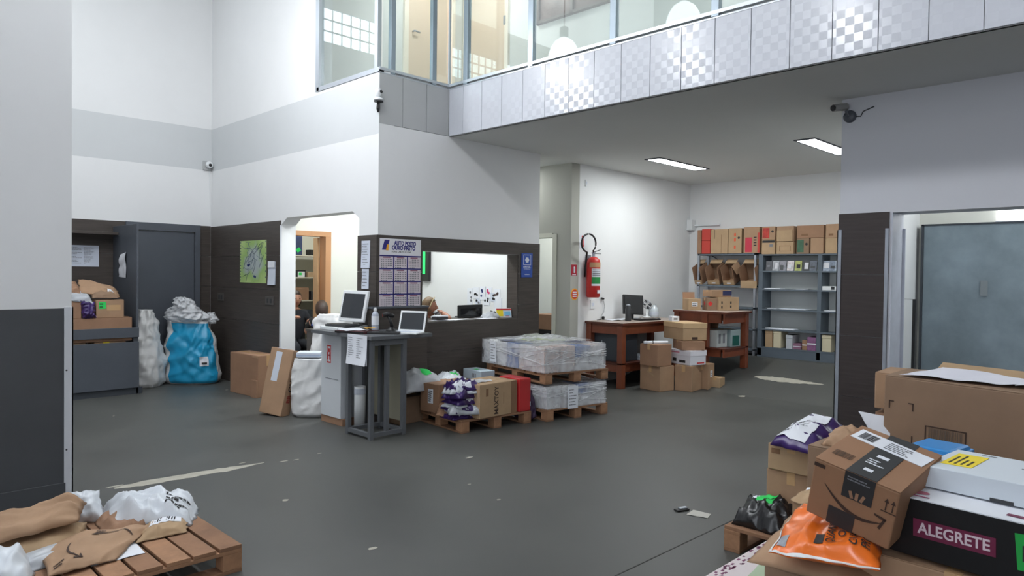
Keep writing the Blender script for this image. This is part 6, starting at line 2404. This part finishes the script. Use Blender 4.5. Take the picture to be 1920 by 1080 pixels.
patch_on(t, tp, .10, .75, .06, .62, PAPER, 'invoice', off=.006)
print_on(t, tp, dashes(.18, .6, .14, .5, 6, 3), GREYINK, off=.0085)
patch_on(t, tp, .45, .62, .66, .82, GREEN, 'sticker', lab='bright green sticker')
# hidden support stack and the big box
carton('large carton under the big plain carton', (4.07, .47, .147), (.30, .72, .565), m=KRAFT4)
carton('carton standing behind the large carton in the pile', (4.40, .96, .147), (.36, .44, .50), m=KRAFT2)
sz = (.765, .32, .37)
BB = (4.05, 1.225, .725)
t = carton('big plain brown carton on top of the pile', BB, sz, (R(2), R(1.5), R(-94.5)), m=KRAFT4, flaps=True, tape=False)
for u0, u1, v0, v1 in ((.025, .05, .235, .241), (.025, .031, .20, .241), (.12, .145, .235, .241), (.139, .145, .20, .241), (.025, .05, .03, .036), (.025, .031, .03, .07), (.12, .145, .03, .036), (.139, .145, .03, .07)):
    slab_on(t, 'corner_mark', face_frame('front', sz, (u0 + u1) / 2, (v0 + v1) / 2), u1 - u0, v1 - v0, BROWNINK)
M = face_frame('front', sz, .295, .085)
for dx, dy, w, h in ((0, .0525, .18, .006), (0, -.0525, .18, .006), (-.09, 0, .006, .111), (.09, 0, .006, .111)):
    slab_on(t, 'barcode_frame', M @ Matrix.Translation((dx, dy, 0)), w, h, BROWNINK)
barcode_on(t, 'barcode', M, .15, .09, mat('grey brown barcode ink', (96, 84, 74), .8), seed=4)['kind'] = 'stuff'
MB().obox((.45, .34, .385), (.62, .16, .004), Matrix.Rotation(R(18), 3, 'X')).build('raised_flap', KRAFT3, t)
sheet('large white paper sheet lying on top of the big brown carton', ((4.04, 1.15, 1.10), (4.08, .68, 1.095), (4.40, .50, 1.105), (4.46, 1.0, 1.125)), mat('bright white paper', (226, 226, 236), .7), curl=.02, seed=3, n=14)
sheet('second white sheet under the large sheet on the big carton', ((4.10, .66, 1.098), (4.10, .40, 1.096), (4.36, .38, 1.10), (4.38, .64, 1.10)), PAPER, curl=.015, seed=6)
t = carton('brown carton behind the big carton, upper of two', (4.42, .98, .85), (.34, .40, .21), (0, 0, R(3)), m=KRAFT)
t = carton('brown carton behind the big carton, lower of two', (4.40, .98, .652), (.34, .40, .175), (0, 0, R(-2)), m=KRAFT2)
sheet('white card wedged at a slant behind the smile box', ((3.98, 1.27, .80), (4.0, 1.18, .72), (4.10, 1.20, .86), (4.02, 1.34, .885)), PAPER, curl=.006, seed=9, th=.003)
mailer('crumpled kraft paper behind the smile box', ((3.75, 1.42, .73), (3.75, 1.20, .73), (3.95, 1.24, .76), (3.95, 1.46, .76)), .06, KRAFT, seed=75, wr=.015, name='kraft_paper', cat='paper')
carton('carton holding up the crumpled kraft paper', (3.70, 1.12, .43), (.36, .36, .30), m=KRAFT4)
carton('low carton under the carton with crumpled paper', (3.83, 1.10, .147), (.28, .46, .28), m=KRAFT2)

# second, nearer heap
pallet('nearer pallet mostly hidden by the smile box and wine box', (2.62, .20, 0), 1.1, 1.2, 0, along='y', n=7, h=.145)
PINKPRINT = mat('white carton with pink print', (214, 204, 206), .6)
sz = (.78, .74, .15)
t = thing('printed_carton', 'white flat carton with a pink printed edge at the bottom of the near heap', 'box', (2.62, .80, .147))
MB().box(0, .78, 0, .74, 0, .15).build('body', PINKPRINT, t, bevel=.005)
g = MB()
rnd = random.Random(8)
for k in range(46):
    x = rnd.uniform(.02, .74)
    g.box(x, x + rnd.uniform(.008, .03), .74, .7415, rnd.uniform(.02, .1), rnd.uniform(.1, .14))
    y = rnd.uniform(.68, .725)
    g.box(x, x + rnd.uniform(.01, .03), y, y + .01, .15, .1512)
o = g.build('pink_print', mat('plum print', (120, 60, 96), .6), t)
o['kind'] = 'stuff'
sheet('pale green paper sheet on the white flat carton', ((2.72, 1.38, .299), (2.70, 1.05, .299), (3.25, 1.0, .30), (3.22, 1.45, .30)), mat('pale green paper', (168, 186, 158), .7), curl=.012, seed=4)
sheet('white paper at the edge of the white flat carton', ((2.64, 1.50, .299), (2.64, 1.28, .299), (2.74, 1.28, .299), (2.80, 1.50, .299)), PAPER, curl=.008, seed=14)
t, tp = mailer('thick flattened kraft mailer under the orange bag', ((2.53, 1.23, .52), (2.62, .80, .52), (3.3, .93, .54), (3.30, 1.34, .54)), .045, KRAFT, seed=81, wr=.006, flat=.02, sag=1.6, name='padded_mailer', crease=3, lump=.1)
carton('carton under the flattened kraft mailer', (2.74, .90, .298), (.48, .36, .155), m=KRAFT4)
t, tp = mailer('orange poly bag with black lettering on the near heap', ((2.465, 1.125, .60), (2.52, .76, .63), (2.93, .88, .66), (3.05, 1.24, .615)), .05, ORANGE, seed=83, wr=.018, flat=.035, sag=.9, name='poly_mailer', n=40, lump=.15, crease=5)
# white hem strips
patch_on(t, tp, .0, 1.0, .0, .03, WHITEP, 'white_hem', off=.003, n=16)
patch_on(t, tp, .0, .022, .0, 1.0, WHITEP, 'white_hem', off=.003, n=16)
patch_on(t, tp, .06, .16, .07, .20, mat('silver sticker', (150, 154, 164), .3, var=.3, scale=20), 'sticker')
patch_on(t, tp, .42, .50, .10, .24, INK, 'badge')
for k, (tx, u) in enumerate((('QUANDO', .56), ('O DESER TE CHA', .66), ('GUARES', .77), ('PRONTO PARA', .88))):
    text_surf(t, tp, tx, u, .12 + .045 * len(tx) * .75, (0, 1), (-1, 0), .075, INK, sx=.85, bold=.02)
# smile box
sz = (.297, .398, .228)
AM = mat('smile box cardboard', (150, 112, 84), .75, var=.06, scale=5)
t = carton('brown parcel box with a printed smile arrow and dark tape, tilted on the heap', (2.652, 1.063, .727), sz, (R(9.7), R(12.5), R(-92.2)), m=AM, flaps=True, tape=False, seam='y')
DT = mat('dark printed tape', (50, 50, 52), .4)
slab_on(t, 'dark_tape', face_frame('top', sz, .165, .2), .105, .398, DT, t=.0015)
slab_on(t, 'dark_tape', face_frame('front', sz, .165, .178), .105, .10, DT, t=.0015)
Mt = face_frame('top', sz, .165, .13, .0026)
lines_on(t, 'tape_print', Mt, .07, .05, 3, PAPER, 3, t=.0006)['kind'] = 'stuff'
slab_on(t, 'tape_mark', face_frame('top', sz, .165, .19, .0018), .04, .022, PAPER)
slab_on(t, 'tape_mark', face_frame('top', sz, .165, .06, .0018), .03, .02, PAPER)
lines_on(t, 'tape_print', face_frame('front', sz, .165, .205, .0026), .09, .02, 2, GREYINK, 5, t=.0006)['kind'] = 'stuff'
M = face_frame('front', sz, .165, .145, .0022)
for x, s in ((-.02, 20), (0, 0), (.02, -20)):
    b_ = MB().obox((x, 0, .0004), (.011, .028, .001), Matrix.Rotation(R(s), 3, 'Z'))
    b_.v = [M @ p for p in b_.v]
    b_.build('hand_mark', KRAFT2, t)
Ms = face_frame('front', sz, .155, .10)
g = MB()
pts = []
n = 22
for i in range(n + 1):
    a = i / n
    x = -.105 + .21 * a
    y = .045 - .055 * a - .045 * math.sin(math.pi * a) ** .9
    pts.append((x, y, .003 + .012 * math.sin(math.pi * min(1, a * 1.05)) ** .7))
for (x0, y0, w0), (x1, y1, w1) in zip(pts[:-1], pts[1:]):
    g.poly([Ms @ Vector((x0, y0 - w0 / 2, .001)), Ms @ Vector((x1, y1 - w1 / 2, .001)), Ms @ Vector((x1, y1 + w1 / 2, .001)), Ms @ Vector((x0, y0 + w0 / 2, .001))], [(0, 1, 2, 3)])
g.build('smile_arrow', BROWNINK, t)
g = MB()
for poly in (((.075, .028), (.118, .022), (.114, .012), (.078, .02)), ((.118, .022), (.102, -.025), (.094, -.02), (.108, .018))):
    g.poly([Ms @ Vector((x, y - .012, .0012)) for x, y in poly], [(3, 2, 1, 0)])
g.build('arrow_tip', BROWNINK, t)
slab_on(t, 'dark_print', face_frame('front', sz, .125, .035), .095, .07, DT, t=.0013)
for u in (.262, .284):
    g = MB()
    M = face_frame('front', sz, u, .165)
    g.box(-.002, .002, -.022, .01, .0004, .0012)
    g.poly([(-.008, .008, .0012), (.008, .008, .0012), (0, .024, .0012)], [(0, 1, 2)])
    g.v = [M @ p for p in g.v]
    g.build('up_arrow', BROWNINK, t)
slab_on(t, 'up_bar', face_frame('front', sz, .273, .138), .05, .003, BROWNINK)
slab_on(t, 'corner_print', face_frame('front', sz, .022, .205), .04, .014, BROWNINK)
Mb = face_frame('top', sz, .06, .10)
barcode_on(t, 'barcode', Mb, .07, .045, mat('brown barcode ink', (92, 72, 58), .8), seed=8)['kind'] = 'stuff'
Ml = face_frame('top', sz, .15, .30) @ Matrix.Rotation(R(-6), 4, 'Z')
o = slab_on(t, 'shipping_label', Ml, .27, .095, PAPER, t=.0022)
barcode_on(o, 'label_barcode', Ml @ Matrix.Translation((-.085, .0, .0012)), .06, .06, INK, seed=12)['kind'] = 'stuff'
lines_on(o, 'label_print', Ml @ Matrix.Translation((.05, 0, .0012)), .14, .07, 5, GREYINK, 7)['kind'] = 'stuff'
carton('brown carton under the wine box and smile box', (2.69, .30, .298), (.46, .58, .325), (0, 0, R(-1)), m=KRAFT)
carton('low carton behind the brown carton of the near heap', (3.2, .22, .147), (.45, .62, .47), m=KRAFT4)
t, tp = mailer('kraft padded mailer with a white barcode label left of the smile box', ((3.30, 1.40, .545), (3.24, 1.12, .545), (3.56, 1.10, .56), (3.58, 1.40, .56)), .03, KRAFT3, seed=87, wr=.01, name='padded_mailer', sag=.5)
patch_on(t, tp, .1, .6, .45, .8, PAPER, 'label')
print_on(t, tp, [(u, u + .03, .5, .75) for u in (.15, .2, .26, .36, .4, .47, .52)], INK)
carton('carton under the barcode mailer', (3.33, 1.02, .30), (.26, .38, .235), m=KRAFT)
# wine box
sz = (.491, .319, .205)
WB = mat('black printed carton', (20, 19, 22), .4)
t = thing('wine_box', 'black carton printed ALEGRETE on a wine red band, white top', 'box', (2.743, .798, .633), (R(1.2), R(-.7), R(-97.4)))
MB().box(0, .491, 0, .319, 0, .202).build('body', WB, t, bevel=.003)
MB().box(-.002, .493, -.002, .321, .202, .2055).build('top_panel', PAPER, t)
Mw = face_frame('front', sz, .205, .105)
WINE = mat('wine red band', (112, 32, 66), .5)
slab_on(t, 'band', Mw, .25, .062, WINE)
text_obj('lettering', 'ALEGRETE', .037, mat('pale pink letters', (224, 206, 214), .5), t, Mw @ Matrix.Translation((0, 0, .0016)), width=.22, bold=.0012)
slab_on(t, 'top_band', face_frame('top', sz, .40, .05, .002), .11, .022, WINE)
slab_on(t, 'top_mark', face_frame('top', sz, .07, .03, .002), .10, .006, mat('pink line print', (160, 70, 110), .6))
M = face_frame('top', sz, .075, .075, .002)
b_ = MB().lathe([(.028, 0), (.028, .0008)], 18)
b_.v = [M @ Vector((p.x, p.y * .7, p.z)) for p in b_.v]
b_.build('top_emblem', mat('rose emblem', (186, 110, 130), .6), t)
slab_on(t, 'green_sticker', face_frame('front', sz, .435, .115) @ Matrix.Rotation(R(4), 4, 'Z'), .10, .115, mat('green sticker plastic', (30, 165, 70), .5))
slab_on(t, 'sticker_print', face_frame('front', sz, .405, .11, .0025), .004, .05, INK)
# white foam box on it
sz = (.43, .33, .078)
t = carton('long white foam box with a yellow note on the wine box', (2.88, .742, .848), sz, (R(1.5), R(-.7), R(-98.5)), m=mat('white foam board', (206, 214, 222), .6), name='foam_box', flaps=False, tape=False)
Ml = face_frame('top', sz, .085, .17) @ Matrix.Rotation(R(3), 4, 'Z')
o = slab_on(t, 'yellow_note', Ml, .10, .19, YELLOW)
lines_on(o, 'print', Ml @ Matrix.Rotation(R(90), 4, 'Z'), .16, .08, 4, INK, 5, weight=.4)['kind'] = 'stuff'
for x, y in ((.12, .30), (.28, .2)):
    slab_on(t, 'scuff', face_frame('top', sz, x, y), .05, .004, GREYINK)
for x in (.26, .37):
    slab_on(t, 'slot', face_frame('front', sz, x, .006), .07, .012, DARKP)
t = thing('blue_crate', 'bright blue plastic box wedged behind the white foam box', 'box', (3.13, .70, .62), (0, 0, R(-8)))
MB().box(0, .20, 0, .17, 0, .315).build('body', BLUEP, t, bevel=.015)
MB().box(-.008, .208, -.008, .178, .27, .30).build('rim', BLUEP, t, bevel=.006)

# ================================================================== near left pallet with mailers
pallet('near left pallet with deck boards running away from the viewer', (.60, 3.64, 0), 1.05, 1.15, 0, along='y', n=8, h=.145, bw=.115)
Z = .147
PW = mat('worn orange pallet pine', (172, 118, 82), .8)


def arrow_on(t, tp, uc, vc, s, ang, flip=1):
    c, sn = math.cos(R(ang)), math.sin(R(ang))
    smile_cells(uc, vc, s, (c, sn), (-sn * flip, c * flip), tp, t, BROWNINK)


t, tp = mailer('grey white poly bag with black print at the back of the near pallet', ((1.19, 4.36, Z), (1.55, 4.08, Z), (1.70, 4.33, Z), (1.28, 4.76, Z)), .14, POLYWHITE, seed=91, wr=.035, name='poly_mailer', sag=0, n=36, flat=.03, lump=.6)
print_on(t, tp, dashes(.68, .95, .15, .60, 5, 4), INK)
t, tp = mailer('kraft mailer with two printed smile arrows, folded over on the near pallet', ((.80, 3.80, .17), (1.09, 3.84, .155), (1.40, 4.20, .165), (.86, 4.30, .19)), .028, KRAFT, seed=93, wr=.014, name='padded_mailer', sag=0, n=32, crease=4, flat=.03)
arrow_on(t, tp, .35, .35, .42, -70)
arrow_on(t, tp, .70, .68, .42, 165, 1)
print_on(t, tp, dashes(.50, .62, .72, .86, 3, 2), BROWNINK)
print_on(t, tp, dashes(.08, .22, .05, .16, 2, 5) + dashes(.08, .17, .80, .90, 3, 6), BROWNINK)
t, tp = mailer('flat kraft mailer with a white barcode label beside the poly bag', ((1.24, 4.01, Z + .005), (1.50, 3.99, Z + .005), (1.56, 4.16, Z + .03), (1.38, 4.24, Z + .03)), .035, KRAFT3, seed=95, wr=.006, name='padded_mailer', sag=0)
patch_on(t, tp, .15, .85, .42, .85, PAPER, 'label')
print_on(t, tp, [(u, u + .03, .5, .78) for u in (.25, .30, .36, .5, .55, .62, .68)], INK)
t, tp = sheet('white printed card sticking out under the folded kraft mailer', ((.99, 3.85, Z), (1.235, 3.85, Z), (1.25, 4.1, Z), (1.05, 4.14, Z)), PAPER, curl=.006, seed=6)
print_on(t, tp, [(.40, .47, .55, .8), (.7, .9, .8, .9), (.72, .85, .68, .74)], INK, off=.002)
t, tp = mailer('lower of two long kraft mailers at the left of the near pallet', ((.62, 4.08, .17), (1.02, 4.14, .17), (1.12, 4.42, .19), (.62, 4.44, .19)), .055, KRAFT3, seed=97, wr=.012, name='padded_mailer', sag=.3, flat=.02, crease=4)
t, tp = mailer('upper of two long kraft mailers at the left of the near pallet', ((.60, 4.14, .26), (1.02, 4.20, .27), (1.12, 4.46, .29), (.60, 4.48, .27)), .06, KRAFT, seed=99, wr=.018, name='padded_mailer', sag=.2, flat=.02, crease=5)
t, tp = mailer('crumpled white poly bag at the lower left corner of the near pallet', ((.52, 3.74, Z), (.74, 3.78, Z), (.80, 4.10, Z), (.55, 4.12, Z)), .12, POLYWHITE, seed=101, wr=.014, name='poly_mailer', sag=0, lump=.5)
t, tp = mailer('white poly bag standing behind the long kraft mailers', ((1.02, 4.60, Z), (1.22, 4.50, Z), (1.24, 4.66, Z + .14), (1.08, 4.74, Z + .14)), .06, POLYWHITE, seed=103, wr=.02, name='poly_mailer', sag=.2)
t, tp = mailer('pale mailer edge showing beneath the folded kraft mailer', ((.66, 3.98, Z), (.98, 3.98, Z), (1.02, 4.2, Z + .02), (.68, 4.2, Z + .02)), .04, POLYGREY, seed=105, wr=.01, name='padded_mailer', sag=0)
t, tp = mailer('torn kraft wrap under the grey white poly bag', ((1.16, 4.22, Z), (1.42, 4.22, Z), (1.44, 4.52, Z), (1.18, 4.55, Z)), .05, KRAFT2, seed=107, wr=.02, name='kraft_paper', cat='paper', sag=0)

# scraps on the floor
sheet('white paper scrap lying on the open floor', (at_z(1287, 965, .001), at_z(1327, 972, .001), at_z(1333, 964, .001), at_z(1300, 956, .001)), mat('dusty white paper', (190, 188, 180), .8), curl=.004, seed=2)
p = at_z(1278, 957)
t = thing('plastic_scrap', 'small black plastic scrap beside the paper on the floor', 'scrap', (p.x, p.y, 0), (0, 0, R(-20)))
MB().box(-.05, .05, -.025, .025, 0, .012).build('body', BLACKP, t, bevel=.004)
MB().box(-.02, .045, -.012, .018, .012, .02).build('clear_film', GALV, t, bevel=.003)
